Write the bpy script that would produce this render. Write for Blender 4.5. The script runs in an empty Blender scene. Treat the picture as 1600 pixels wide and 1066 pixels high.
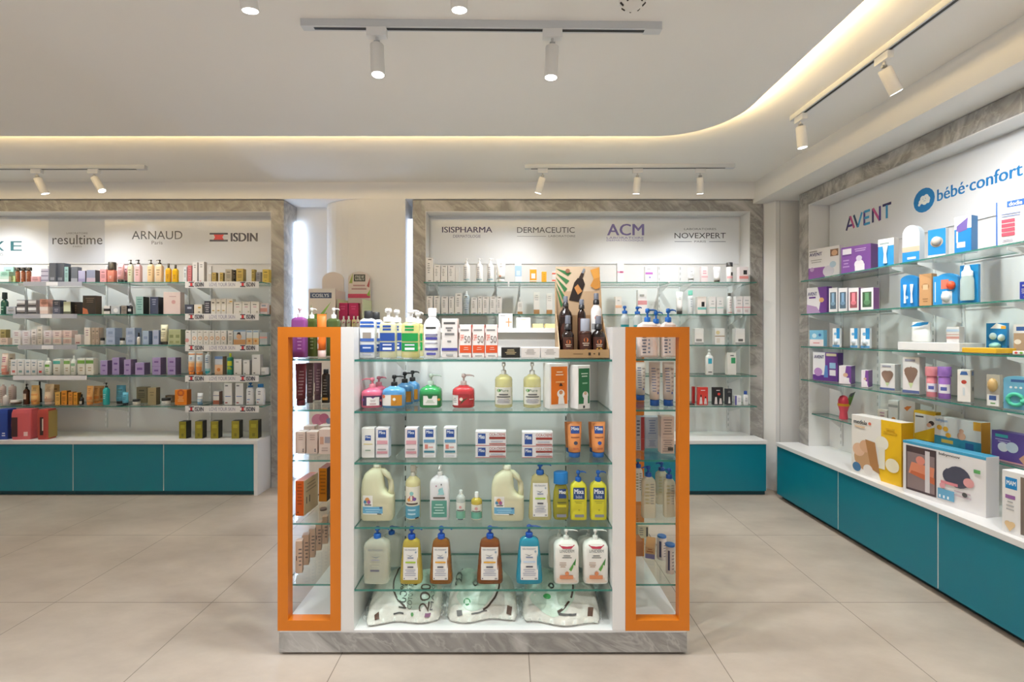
import bpy, math, random
from mathutils import Vector, Matrix
random.seed(7)
SC = bpy.context.scene
COL = SC.collection
# ---------------------------------------------------------------- camera, light, exposure
F, CX, CY, EYE = 735.0, 795.0, 522.0, 1.37          # focal length and principal point for the 1600x1066 frame; eye height in metres
cd = bpy.data.cameras.new('camera'); cam = bpy.data.objects.new('camera', cd); COL.objects.link(cam)
cam.location = (0, 0, EYE); cam.rotation_euler = (math.pi/2, 0, 0)
cd.sensor_width = 36; cd.lens = F/1600*36
cd.shift_x = (800-CX)/1600; cd.shift_y = -(533-CY)/1600
cd.clip_start = .05; cd.clip_end = 60
SC.camera = cam
SC.view_settings.view_transform = 'Standard'; SC.view_settings.look = 'None'
SC.view_settings.exposure = 0.24; SC.view_settings.gamma = 1; SC.view_settings.use_curve_mapping = False
SC.cycles.use_denoising = True; SC.cycles.max_bounces = 10; SC.cycles.transparent_max_bounces = 24
SC.cycles.diffuse_bounces = 4; SC.cycles.glossy_bounces = 3; SC.cycles.caustics_reflective = False; SC.cycles.caustics_refractive = False
SC.cycles.sample_clamp_indirect = 6
wd = bpy.data.worlds.new('fill_daylight'); SC.world = wd; wd.use_nodes = True  # even ambient fill, let in through the added front opening
wd.node_tree.nodes['Background'].inputs[0].default_value = (.93, .96, 1, 1)
wd.node_tree.nodes['Background'].inputs[1].default_value = .56
SPOT_W, FILL_W, COVE_E, LED_E = 4.6, 10.5, 330.0, 20.0
# ---------------------------------------------------------------- materials
def lin(h):
    if len(h) == 3: h = ''.join(c*2 for c in h)
    r = [int(h[i:i+2], 16)/255 for i in (0, 2, 4)]
    return tuple(c/12.92 if c <= .04045 else ((c+.055)/1.055)**2.4 for c in r)
MATS = {}
def M(spec):
    """hex colour with options: :g gloss, :m metal, :aNN opacity in percent, :rNN roughness in percent"""
    if spec in MATS: return MATS[spec]
    p = spec.split(':'); m = bpy.data.materials.new('paint_'+p[0]); m.use_nodes = True
    b = m.node_tree.nodes['Principled BSDF']; n = m.node_tree
    b.inputs['Base Color'].default_value = (*lin(p[0]), 1); b.inputs['Roughness'].default_value = .42
    for o in p[1:]:
        if o == 'g': b.inputs['Roughness'].default_value = .14
        elif o == 'm': b.inputs['Metallic'].default_value = 1
        elif o[0] == 'a': b.inputs['Alpha'].default_value = int(o[1:])/100
        elif o[0] == 'r': b.inputs['Roughness'].default_value = int(o[1:])/100
    # a slight unevenness of the gloss
    t = n.nodes.new('ShaderNodeTexNoise'); t.inputs['Scale'].default_value = 40
    mp = n.nodes.new('ShaderNodeMapRange'); r = b.inputs['Roughness'].default_value
    mp.inputs['To Min'].default_value = r*.85; mp.inputs['To Max'].default_value = min(1, r*1.15)
    n.links.new(t.outputs['Fac'], mp.inputs['Value']); n.links.new(mp.outputs[0], b.inputs['Roughness'])
    MATS[spec] = m; return m
def glow(name, h, e):
    m = bpy.data.materials.new(name); m.use_nodes = True; n = m.node_tree; n.nodes.remove(n.nodes['Principled BSDF'])
    s = n.nodes.new('ShaderNodeEmission'); s.inputs[0].default_value = (*lin(h), 1); s.inputs[1].default_value = e
    n.links.new(s.outputs[0], n.nodes['Material Output'].inputs[0]); MATS[name] = m; return m
def node(n, t, **kw):
    x = n.nodes.new(t)
    for k, v in kw.items():
        if hasattr(x, k) and not k[0].isupper(): setattr(x, k, v)
    return x
def wallmat(name, h, rough, bump=.03, var=.03):
    m = bpy.data.materials.new(name); m.use_nodes = True; n = m.node_tree; b = n.nodes['Principled BSDF']
    b.inputs['Roughness'].default_value = rough
    g = n.nodes.new('ShaderNodeNewGeometry')
    t = n.nodes.new('ShaderNodeTexNoise'); t.inputs['Scale'].default_value = 1.3; t.inputs['Detail'].default_value = 6
    n.links.new(g.outputs['Position'], t.inputs['Vector'])
    r = n.nodes.new('ShaderNodeValToRGB'); c = lin(h)
    r.color_ramp.elements[0].color = (*[x*(1-var) for x in c], 1); r.color_ramp.elements[1].color = (*[min(1, x*(1+var)) for x in c], 1)
    n.links.new(t.outputs['Fac'], r.inputs['Fac']); n.links.new(r.outputs[0], b.inputs['Base Color'])
    t2 = n.nodes.new('ShaderNodeTexNoise'); t2.inputs['Scale'].default_value = 90
    n.links.new(g.outputs['Position'], t2.inputs['Vector'])
    bp = n.nodes.new('ShaderNodeBump'); bp.inputs['Strength'].default_value = bump; bp.inputs['Distance'].default_value = .004
    n.links.new(t2.outputs['Fac'], bp.inputs['Height']); n.links.new(bp.outputs[0], b.inputs['Normal'])
    MATS[name] = m; return m
def marble(name):
    m = bpy.data.materials.new(name); m.use_nodes = True; n = m.node_tree; b = n.nodes['Principled BSDF']; b.inputs['Roughness'].default_value = .34
    g = n.nodes.new('ShaderNodeNewGeometry'); L = n.links.new
    def streak(sc, rot, dist, det):
        mp = n.nodes.new('ShaderNodeMapping'); mp.vector_type = 'TEXTURE'; mp.inputs['Rotation'].default_value = rot; mp.inputs['Scale'].default_value = (1/sc[0], 1/sc[1], 1/sc[2]); L(g.outputs['Position'], mp.inputs['Vector'])
        t = n.nodes.new('ShaderNodeTexNoise'); t.inputs['Scale'].default_value = 1; t.inputs['Detail'].default_value = det; t.inputs['Roughness'].default_value = .55; t.inputs['Distortion'].default_value = dist; L(mp.outputs[0], t.inputs['Vector']); return t.outputs['Fac']
    def ramp(src, *st):
        r = n.nodes.new('ShaderNodeValToRGB'); e = r.color_ramp.elements; e[0].position, e[0].color = st[0][0], (*lin(st[0][1]), 1); e[1].position, e[1].color = st[-1][0], (*lin(st[-1][1]), 1)
        for p, c in st[1:-1]: e.new(p).color = (*lin(c), 1)
        L(src, r.inputs['Fac']); return r.outputs[0]
    def mix(f, a, c):
        x = n.nodes.new('ShaderNodeMix'); x.data_type = 'RGBA'; L(f, x.inputs[0]); L(a, x.inputs[6]); x.inputs[7].default_value = (*lin(c), 1); return x.outputs[2]
    c = ramp(streak((.9, 3.6, 3.6), (0, .6, .5), 1.5, 8), (.3, '7d7b79'), (.43, 'a3a19e'), (.5, '8d8b88'), (.6, 'b3b1ae'), (.74, 'cbc9c6'))
    c = mix(ramp(streak((.9, 4.5, 4), (.2, .7, .4), 2.0, 4), (.475, '000'), (.5, '909090'), (.525, '000')), c, 'dcdad7')
    c = mix(ramp(streak((.6, 2.4, 2.4), (0, .55, .6), 1.6, 6), (.32, 'bbb'), (.42, '000')), c, '6d6b69')
    L(c, b.inputs['Base Color']); MATS[name] = m; return m
def tiles(name):
    m = bpy.data.materials.new(name); m.use_nodes = True; n = m.node_tree; b = n.nodes['Principled BSDF']
    g = n.nodes.new('ShaderNodeNewGeometry'); mp = n.nodes.new('ShaderNodeMapping'); mp.inputs['Location'].default_value = (-.085+8, 8, 0)
    n.links.new(g.outputs['Position'], mp.inputs['Vector'])
    k = n.nodes.new('ShaderNodeTexBrick'); k.offset = 0; k.inputs['Scale'].default_value = 1
    k.inputs['Brick Width'].default_value = .8; k.inputs['Row Height'].default_value = .8; k.inputs['Mortar Size'].default_value = .0022; k.inputs['Mortar Smooth'].default_value = .2
    k.inputs['Color1'].default_value = (1, 1, 1, 1); k.inputs['Color2'].default_value = (.93, .93, .93, 1); k.inputs['Mortar'].default_value = (.42, .4, .38, 1)
    n.links.new(mp.outputs[0], k.inputs['Vector'])
    t = n.nodes.new('ShaderNodeTexNoise'); t.inputs['Scale'].default_value = 1.5; t.inputs['Detail'].default_value = 7; t.inputs['Roughness'].default_value = .62
    m2 = n.nodes.new('ShaderNodeMapping'); m2.inputs['Rotation'].default_value = (0, 0, .7); m2.inputs['Scale'].default_value = (1, 1.8, 1)
    n.links.new(g.outputs['Position'], m2.inputs['Vector']); n.links.new(m2.outputs[0], t.inputs['Vector'])
    r = n.nodes.new('ShaderNodeValToRGB'); e = r.color_ramp.elements
    e[0].position = .3; e[0].color = (*lin('a99d90'), 1); e[1].position = .7; e[1].color = (*lin('c8bcae'), 1)
    n.links.new(t.outputs['Fac'], r.inputs['Fac'])
    mx = n.nodes.new('ShaderNodeMix'); mx.data_type = 'RGBA'; mx.blend_type = 'MULTIPLY'; mx.inputs[0].default_value = 1
    n.links.new(r.outputs[0], mx.inputs[6]); n.links.new(k.outputs['Color'], mx.inputs[7]); n.links.new(mx.outputs[2], b.inputs['Base Color'])
    b.inputs['Roughness'].default_value = .36
    MATS[name] = m; return m
def glassmat(name, tint, refl=1.0):
    m = bpy.data.materials.new(name); m.use_nodes = True; n = m.node_tree; n.nodes.remove(n.nodes['Principled BSDF'])
    t = n.nodes.new('ShaderNodeBsdfTransparent'); t.inputs[0].default_value = (*lin(tint), 1)
    g = n.nodes.new('ShaderNodeBsdfGlossy'); g.inputs['Roughness'].default_value = .04
    lw = n.nodes.new('ShaderNodeLayerWeight'); pw = n.nodes.new('ShaderNodeMath'); pw.operation = 'POWER'; pw.inputs[1].default_value = 5
    f = n.nodes.new('ShaderNodeMapRange'); f.inputs['To Min'].default_value = .035; f.inputs['To Max'].default_value = .8
    n.links.new(lw.outputs['Facing'], pw.inputs[0]); n.links.new(pw.outputs[0], f.inputs['Value'])
    x = n.nodes.new('ShaderNodeMixShader'); n.links.new(f.outputs[0], x.inputs[0]); n.links.new(t.outputs[0], x.inputs[1]); n.links.new(g.outputs[0], x.inputs[2])
    n.links.new(x.outputs[0], n.nodes['Material Output'].inputs[0]); MATS[name] = m; return m
wallmat('white_wall', 'ecebe9', .6); wallmat('ceiling_paint', 'f1efec', .75); wallmat('white_board', 'e9e8e7', .3, .01, .01); wallmat('sign_board', 'eef0f3', .16, .0, .01)
wallmat('teal_board', '00748c', .38, .02, .03); wallmat('orange_lacquer', 'd97a10', .36, .01, .02); marble('marble'); tiles('floor_tiles')
glassmat('shelf_glass', 'f8fdfb'); M('2f7f72:g:a85')
glow('lamp_glow', 'fffdf5', 14); glow('cove_glow', 'ffdd9c', COVE_E); glow('led_glow', 'c9e0ff', LED_E); glow('gap_glow', 'd6e6ff', 3.0)
# ---------------------------------------------------------------- mesh helpers
def P(px, py, y):                    # the point seen at a pixel, on the plane y metres ahead of the camera
    return Vector(((px-CX)*y/F, y, EYE+(CY-py)*y/F))
class MB:
    def __init__(s): s.v = []; s.f = []; s.m = []; s.mi = []; s.sm = []
    def slot(s, mat):
        mat = mat if isinstance(mat, str) else mat.name
        if mat not in s.m: s.m.append(mat)
        return s.m.index(mat)
    def add(s, vs, fs, mat, smooth=False):
        b = len(s.v); k = s.slot(mat); s.v += [tuple(v) for v in vs]
        for f in fs: s.f.append([b+i for i in f]); s.mi.append(k); s.sm.append(smooth)
    def box(s, x0, x1, y0, y1, z0, z1, mat, sides=None):
        v = [(x, y, z) for z in (z0, z1) for y in (y0, y1) for x in (x0, x1)]
        fs = [(0, 2, 3, 1), (4, 5, 7, 6), (0, 1, 5, 4), (2, 6, 7, 3), (0, 4, 6, 2), (1, 3, 7, 5)]
        s.add(v, fs[:4], mat); s.add(v, fs[4:], sides or mat)
    def loft(s, rings, mat, n=24, smooth=True, cap=True):
        """rings of (z, a, b, power, cx, cy)"""
        vs = []; fs = []
        for r in rings:
            z, a, b = r[:3]; p = r[3] if len(r) > 3 else 2; cx = r[4] if len(r) > 4 else 0; cy = r[5] if len(r) > 5 else 0
            for i in range(n):
                t = 2*math.pi*i/n; c, q = math.cos(t), math.sin(t)
                vs.append((cx+a*math.copysign(abs(c)**(2/p), c), cy+b*math.copysign(abs(q)**(2/p), q), z))
        for k in range(len(rings)-1):
            for i in range(n):
                j = (i+1) % n; fs.append((k*n+i, k*n+j, (k+1)*n+j, (k+1)*n+i))
        s.add(vs, fs, mat, smooth)
        if cap:
            s.add(vs[:n], [tuple(range(n))[::-1]], mat); s.add(vs[-n:], [tuple(range(n))], mat)
    def tube(s, pts, r, mat, n=10):
        pts = [Vector(p) for p in pts]; vs = []; fs = []
        for i, p in enumerate(pts):
            d = (pts[min(i+1, len(pts)-1)]-pts[max(i-1, 0)]).normalized()
            a = d.cross(Vector((0, 0, 1)) if abs(d.z) < .9 else Vector((0, 1, 0))).normalized(); b = d.cross(a)
            rr = r[i] if isinstance(r, (list, tuple)) else r
            for k in range(n):
                t = 2*math.pi*k/n; vs.append(p+a*rr*math.cos(t)+b*rr*math.sin(t))
        for i in range(len(pts)-1):
            for k in range(n):
                j = (k+1) % n; fs.append((i*n+k, i*n+j, (i+1)*n+j, (i+1)*n+k))
        fs.append(tuple(range(n))); fs.append(tuple(range((len(pts)-1)*n, len(pts)*n)))
        s.add(vs, fs, mat, True)
    def build(s, name, parent=None, loc=None, rz=0):
        me = bpy.data.meshes.new(name); me.from_pydata(s.v, [], s.f)
        for k in s.m: me.materials.append(MATS[k] if k in MATS else M(k))
        me.polygons.foreach_set('material_index', s.mi); me.polygons.foreach_set('use_smooth', s.sm); me.update()
        o = bpy.data.objects.new(name, me); COL.objects.link(o)
        if parent: o.parent = parent
        if loc: o.location = loc
        if rz: o.rotation_euler.z = rz
        return o
def tag(o, label, cat, group=None):
    o['label'] = label; o['category'] = cat
    if group: o['group'] = group
    return o
def empty(name, loc=(0, 0, 0), rz=0):
    o = bpy.data.objects.new(name, None); COL.objects.link(o); o.location = loc; o.rotation_euler.z = rz; o.empty_display_size = .05; return o
def struct(o): o['kind'] = 'structure'; return o
# ---------------------------------------------------------------- printing: text and flat shapes laid on a surface
TXT = {}
def text_mesh(s, bold=False):
    if (s, bold) not in TXT:
        cu = bpy.data.curves.new('print', 'FONT'); cu.body = s; cu.size = 1; cu.resolution_u = 3; cu.offset = 0
        o = bpy.data.objects.new('print', cu); me = bpy.data.meshes.new_from_object(o)
        vs = [v.co.copy() for v in me.vertices]; fs = [tuple(p.vertices) for p in me.polygons]
        x0, x1 = min(v.x for v in vs), max(v.x for v in vs); y0, y1 = min(v.y for v in vs), max(v.y for v in vs)
        TXT[s, bold] = ([((v.x-x0)/(x1-x0), (v.y-y0)/(y1-y0)) for v in vs], fs)
        bpy.data.objects.remove(o); bpy.data.curves.remove(cu); bpy.data.meshes.remove(me)
    return TXT[s, bold]
def art(mb, surf, spec, nu=1, asp=1.0, step=.0003):
    """b v0 v1 col | r u0 v0 u1 v1 col | l u0 v0 u1 v1 n col (rows of small print) | t/T/q u0 v0 u1 v1 col text | c u v radius col | p col u v u v ..."""
    off = step; rnd = random.Random(len(spec)*7+3)
    def quad(u0, v0, u1, v1, c):
        k = max(1, int(math.ceil(nu*abs(u1-u0)))); vs = []; fs = []
        for i in range(k+1):
            u = u0+(u1-u0)*i/k; vs += [surf(u, v0, off), surf(u, v1, off)]
        for i in range(k): fs.append((2*i, 2*i+2, 2*i+3, 2*i+1))
        mb.add(vs, fs, c)
    for cmd in spec.split(';'):
        t = cmd.split()
        if not t: continue
        k = t[0]
        if k == 'b': quad(0, float(t[1]), 1, float(t[2]), t[3])
        elif k == 'r': quad(*map(float, t[1:5]), t[5])
        elif k == 'l':
            u0, v0, u1, v1, n = map(float, t[1:6]); h = (v1-v0)/n
            for i in range(int(n)):
                w = (u1-u0)*rnd.uniform(.55, 1)/2; m = (u0+u1)/2
                quad(m-w, v1-(i+.7)*h, m+w, v1-(i+.3)*h, t[6])
        elif k in 'tTBq':
            u0, v0, u1, v1 = map(float, t[1:5]); vs, fs = text_mesh(t[6].replace('_', ' '), k != 't')
            if k == 'q': vs = [(1-b, a) for a, b in vs]
            e = {'T': .028, 'B': .05}.get(k, 0)*(v1-v0)/asp
            for du in ((-e, 0, e) if e else (0,)): mb.add([surf(u0+du+(u1-u0)*a, v0+(v1-v0)*b, off+du*.004) for a, b in vs], fs, t[5])
        elif k == 'c':
            u, v, r = map(float, t[1:4]); vs = [surf(u+r*math.cos(a*math.pi/9), v+r*asp*math.sin(a*math.pi/9), off) for a in range(18)]
            mb.add(vs, [tuple(range(18))], t[4])
        elif k == 'p':
            q = list(map(float, t[2:])); mb.add([surf(q[i], q[i+1], off) for i in range(0, len(q), 2)], [tuple(range(len(q)//2))], t[1])
        off += step
# ---------------------------------------------------------------- where things stand
ORD = ['first', 'second', 'third', 'fourth', 'fifth', 'sixth', 'seventh', 'eighth', 'ninth', 'tenth', 'eleventh', 'twelfth']
NUM = ['no', 'one', 'two', 'three', 'four', 'five', 'six', 'seven', 'eight', 'nine', 'ten', 'eleven', 'twelve']
LV = ['top', 'second', 'third', 'fourth', 'lowest']
ZW = [1.820, 1.541, 1.273, 1.008, .744]; ZR = [1.785, 1.525, 1.273, 1.016, .770]; ZG = [1.261, 1.040, .821, .546, .280]; ZC = .466; ZB = .105
SH = {}
for i in range(5):
    SH['L%d' % (i+1)] = (ZW[i]+.004, 4.12, "on the strip-labelled unit's %s shelf" % LV[i])
    SH['M%d' % (i+1)] = (ZW[i]+.004, 4.12, "on the centre unit's %s shelf" % LV[i])
    SH['R%d' % (i+1)] = (ZR[i]+.004, 2.33, "on the baby-care unit's %s shelf" % LV[i])
    SH['G%d' % (i+1)] = (ZG[i]+.004, 2.07, "on the island front's %s shelf" % LV[i])
    SH['E%d' % (i+1)] = (ZG[i]+.004, 2.10, "in the island's niche-side end, %s shelf" % LV[i])
    SH['F%d' % (i+1)] = (ZG[i]+.004, 2.10, "in the island's baby-side end, %s shelf" % LV[i])
SH['R5'] = (1.37-.262*2.44+.004, 2.455, SH['R5'][2])
SH['LC'] = (ZC, 4.06, "on the strip-labelled unit's white counter"); SH['RC'] = (ZC, 2.30, 'on the baby-care counter')
SH['GT'] = (1.40, 2.5, "on top of the island's back panel"); SH['GB'] = (ZB, 2.06, "on the island's base")
SH['CD'] = (1.264+.012, 2.16, 'in the cardboard sun-care display'); SH['FD'] = (1.44, 4.10, 'in the floral cardboard floor display')
PENDING = []                                        # (object, shelf, px, description): labels are settled once everything stands
def place(sh, x0, x1, yt, a=0, y=None, zb=None):
    """left and right edge of the front face and its top edge, on the shelf's front plane turned by a degrees -> origin of the face's left end, direction, width, height"""
    z, yf, _ = SH[sh]; q0, q1 = x0-CX, x1-CX
    z = z if zb is None else zb
    if sh[0] == 'R':
        X = y or yf; pl = Vector((X, F*X/q0, 0)); th = math.radians(a-90)
    else:
        Y = y or yf; pl = Vector((q0*Y/F, Y, 0)); th = math.radians(a)
    c, s = math.cos(th), math.sin(th)
    w = (q1*pl.y-F*pl.x)/(F*c-q1*s)
    h = EYE+(CY-yt)*(pl.y+w*s/2)/F-z
    return pl, Vector((c, s, 0)), th, w*.985, h, z
def round_at(sh, x0, x1, yt, y=None, zb=None, dep=1.0, a=None):
    z, yf, _ = SH[sh]; z = z if zb is None else zb; q = (x0+x1)/2-CX; fr = y or yf
    if sh[0] == 'R':
        cx = fr+.03; Y = F*cx/q; k = math.sqrt(1+(cx/Y)**2); r = (x1-x0)*Y/(2*F*k)*.985
        cx = fr+r*dep; Y = F*cx/q; r = (x1-x0)*Y/(2*F*k)*.985; th = math.radians(-42 if a is None else a)
    else:
        Y = fr; r = (x1-x0)*Y/(2*F); Y = fr+r*dep; cx = q*Y/F; r = (x1-x0)*Y/(2*F)*.985/math.sqrt(1+(cx/Y)**2)**(1 if dep > .8 else .5)
        th = math.radians(a or 0)
    h = EYE+(CY-yt)*Y/F-z
    return (cx, Y, z), th, r, h
def reg(o, sh, px, desc, cat, grp=None):
    PENDING.append((o, sh, px, desc, cat, grp)); return o
def dark(c, k):
    p = c.split(':'); h = p[0] if len(p[0]) == 6 else ''.join(x*2 for x in p[0])
    return ''.join('%02x' % min(255, int(int(h[i:i+2], 16)*k)) for i in (0, 2, 4))+(':'+':'.join(p[1:]) if len(p) > 1 else '')
def fine_print(c):
    h = dark(c, 1); l = sum(int(h[i:i+2], 16) for i in (0, 2, 4))
    k = dark(c, .62) if l > 330 else 'c9c4bc'
    return 'r .25 .74 .75 .82 %s;l .15 .3 .85 .62 3 %s;l .3 .08 .7 .16 1 %s' % (k, k, k)
# ---------------------------------------------------------------- products
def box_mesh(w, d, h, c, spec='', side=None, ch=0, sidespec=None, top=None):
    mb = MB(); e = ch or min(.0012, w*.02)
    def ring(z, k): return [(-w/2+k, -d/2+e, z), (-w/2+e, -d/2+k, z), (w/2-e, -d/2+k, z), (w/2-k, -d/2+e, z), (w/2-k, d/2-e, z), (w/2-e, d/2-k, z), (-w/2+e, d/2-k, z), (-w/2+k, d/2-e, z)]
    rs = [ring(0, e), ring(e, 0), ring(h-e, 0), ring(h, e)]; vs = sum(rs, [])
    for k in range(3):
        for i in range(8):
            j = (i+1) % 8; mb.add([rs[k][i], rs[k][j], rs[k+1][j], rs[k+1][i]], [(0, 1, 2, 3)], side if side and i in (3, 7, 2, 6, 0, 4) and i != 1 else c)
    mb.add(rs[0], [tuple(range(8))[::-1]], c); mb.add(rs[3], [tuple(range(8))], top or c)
    if spec != '-': art(mb, lambda u, v, o: (-w/2+u*w, -d/2-o-.0002, v*h), spec or fine_print(c), 1, w/h)
    if sidespec:
        art(mb, lambda u, v, o: (w/2+o+.0002, -d/2+u*d, v*h), sidespec, 1, d/h)
        art(mb, lambda u, v, o: (-w/2-o-.0002, d/2-u*d, v*h), sidespec, 1, d/h)
    return mb
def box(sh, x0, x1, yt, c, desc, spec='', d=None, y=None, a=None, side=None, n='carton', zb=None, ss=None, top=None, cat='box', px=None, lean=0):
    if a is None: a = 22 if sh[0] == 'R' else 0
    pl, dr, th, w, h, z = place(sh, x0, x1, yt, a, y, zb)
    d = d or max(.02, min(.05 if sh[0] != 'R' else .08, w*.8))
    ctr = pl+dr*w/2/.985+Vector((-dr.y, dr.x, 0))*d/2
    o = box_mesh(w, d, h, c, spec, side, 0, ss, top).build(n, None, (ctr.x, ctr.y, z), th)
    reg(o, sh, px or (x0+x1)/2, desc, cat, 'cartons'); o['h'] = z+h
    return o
def stack(sh, x0, x1, ys, rows, d=None, y=None, a=0, n='carton'):
    """boxes lying on each other, listed from the lowest; ys their top edges"""
    z = None
    for yt, (c, desc, spec) in zip(ys, rows):
        o = box(sh, x0, x1, yt, c, desc, spec, d, y, a, n=n, zb=z); z = o['h']+.0006
PROF = {
    'round': ([(0, .94), (.02, 1), (.84, 1), (.91, .9), (.96, .6), (1, .42)], 2),
    'flat': ([(0, .95), (.02, 1), (.84, 1), (.92, .88), (.97, .6), (1, .45)], 4.5),
    'square': ([(0, .96), (.015, 1), (.9, 1), (.95, .93), (.98, .7), (1, .5)], 6),
    'taper': ([(0, .95), (.03, 1), (.12, 1), (.5, .9), (.86, .77), (.94, .7), (.975, .55), (1, .38)], 4),
    'shoulder': ([(0, .97), (.02, 1), (.78, 1), (.88, .8), (.95, .45), (1, .4)], 2),
    'squat': ([(0, .9), (.05, 1), (.7, 1), (.82, .95), (.9, .75), (.95, .5), (1, .4)], 3),
    'can': ([(0, .95), (.02, 1), (.93, 1), (.98, .85), (1, .7)], 2),
    'oval': ([(0, .8), (.06, .95), (.4, 1), (.75, .92), (.93, .72), (1, .5)], 2.6),
}
def prof_at(pr, v):
    for (a, ra), (b, rb) in zip(pr, pr[1:]):
        if v <= b: return ra+(rb-ra)*(v-a)/(b-a)
    return pr[-1][1]
def bottle(sh, x0, x1, yt, c, desc, shape='round', top='pump', tc='f4f4f2', tf=None, lab=None, spec='', dep=None, y=None, a=None, n=None, noz=1, tr=None, zb=None, cat='bottle'):
    """lab: (u-width, v0, v1, colour) of the paper label; top: pump | cap | spray | trigger; tf: its share of the height"""
    pr, pw = PROF[shape]; dep = dep or (1 if pw == 2 else .62)
    loc, th, r, H = round_at(sh, x0, x1, yt, y, zb, dep, a)
    tf = tf or {'pump': .26, 'cap': .16, 'spray': .3, 'trigger': .22}[top]; hb = H*(1-tf); nm = n or {'pump': 'pump_bottle', 'cap': 'bottle', 'spray': 'spray_bottle', 'trigger': 'spray_bottle'}[top]
    R = empty(nm, loc, th); mb = MB(); mb.loft([(v*hb, r*k, r*dep*k, pw) for v, k in pr], c, 28)
    mb.build('bottle_body', R)
    if lab:
        lw, v0, v1, lc = lab
        def surf(u, v, o):
            vv = v0+(v1-v0)*v; k = prof_at(pr, vv); A, B = r*k, r*dep*k; x = (u-.5)*2*r*lw*prof_at(pr, (v0+v1)/2); q = min(1, abs(x)/A)
            return (x, -B*(1-q**pw)**(1/pw)-o-.0006, vv*hb)
        lm = MB(); art(lm, surf, ('b 0 1 %s;' % lc if lc else '')+(spec or fine_print(lc or c)), 12, lw*2*r/((v1-v0)*hb)); lm.build('label', R)
    z = hb; ht = H-hb; tr = tr or r*.4; pm = MB()
    if top == 'cap':
        pm.loft([(z-.001, tr*.97, tr*.97*min(1, dep*1.3)), (z+ht*.95, tr*.95, tr*.95*min(1, dep*1.3)), (z+ht, tr*.85, tr*.85*min(1, dep*1.3))], tc, 24); pm.build('cap', R)
    elif top == 'pump':
        pm.loft([(z-.001, tr, tr), (z+ht*.3, tr, tr), (z+ht*.36, tr*.8, tr*.8)], tc, 20)
        pm.loft([(z+ht*.3, tr*.34, tr*.34), (z+ht*.7, tr*.34, tr*.34)], tc, 12)
        pm.loft([(z+ht*.66, tr*.5, tr*.5), (z+ht*.72, tr*.72, tr*.72), (z+ht*.94, tr*.66, tr*.66), (z+ht, tr*.4, tr*.4)], tc, 16)
        s = noz or 1
        if noz: pm.tube([(0, 0, z+ht*.86), (s*r*.55, -r*.05, z+ht*.88), (s*r*.85, -r*.08, z+ht*.84), (s*r*.95, -r*.08, z+ht*.74)], [tr*.3, tr*.27, tr*.2, tr*.16], tc, 8)
        else: pm.tube([(0, 0, z+ht*.86), (0, -r*.6, z+ht*.86), (0, -r*.85, z+ht*.76)], [tr*.3, tr*.25, tr*.16], tc, 8)
        pm.build('pump', R)
    elif top == 'spray':
        pm.loft([(z-.001, tr, tr), (z+ht*.38, tr*.95, tr*.95), (z+ht*.4, tr*.6, tr*.6), (z+ht*.5, tr*.6, tr*.6)], '1d1c1e' if tc == '70747f' else tc, 20)
        pm.loft([(z+ht*.42, tr*.82, tr*.82), (z+ht*.96, tr*.76, tr*.76), (z+ht, tr*.68, tr*.68)], tc, 20); pm.build('spray_pump', R)
    else:
        pm.loft([(z-.001, tr, tr), (z+ht*.35, tr*.9, tr*.9), (z+ht*.4, tr*.5, tr*.5)], tc, 16)
        pm.loft([(z+ht*.38, tr*.9, tr*.55, 4), (z+ht*.8, tr*1.1, tr*.6, 4), (z+ht, tr*1.0, tr*.5, 4)], tc, 16)
        pm.tube([(tr*.6, 0, z+ht*.8), (tr*1.7, 0, z+ht*.8)], tr*.3, tc, 8); pm.tube([(tr*1.1, 0, z+ht*.7), (tr*1.3, 0, z+ht*.4), (tr*1.15, 0, z+ht*.15)], tr*.16, tc, 8); pm.build('trigger', R)
    reg(R, sh, (x0+x1)/2, desc, cat, nm.replace('_', ' ')+'s'); return R
def tube(sh, x0, x1, yt, c, desc, cap='f4f4f2', spec='', capf=.14, y=None, a=None, crimp=None, zb=None, band=None):
    loc, th, r, H = round_at(sh, x0, x1, yt, y, zb, .7, a); R = empty('squeeze_tube', loc, th); hc = H*capf; rc = r*.78
    m = MB(); m.loft([(0, rc*.94, rc*.94), (hc*.08, rc, rc), (hc*.95, rc, rc), (hc, rc*.95, rc*.95)], cap, 24); m.build('cap', R)
    m = MB(); rg = [(hc+.0005, rc*.8, rc*.8), (hc+H*.015, r*.84, r*.84), (hc+(H-hc)*.25, r*.88, r*.8), (hc+(H-hc)*.6, r*.95, r*.5), (H*.94, r, r*.12), (H*.945, r, r*.05), (H, r, r*.045)]
    m.loft(rg, c, 28)
    def surf(u, v, o):
        z = hc+H*.02+(H*.92-hc-H*.02)*v
        for q, w in zip(rg, rg[1:]):
            if z <= w[0]: t = (z-q[0])/(w[0]-q[0]); A = q[1]+(w[1]-q[1])*t; B = q[2]+(w[2]-q[2])*t; break
        x = (u-.5)*2*A*.96; return (x, -B*math.sqrt(max(0, 1-(x/A)**2))-o-.0004, z)
    if spec != '-': art(m, surf, spec or fine_print(c), 12, 2*r/H)
    m.build('tube_body', R); reg(R, sh, (x0+x1)/2, desc, 'tube', 'squeeze tubes'); return R
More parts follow.
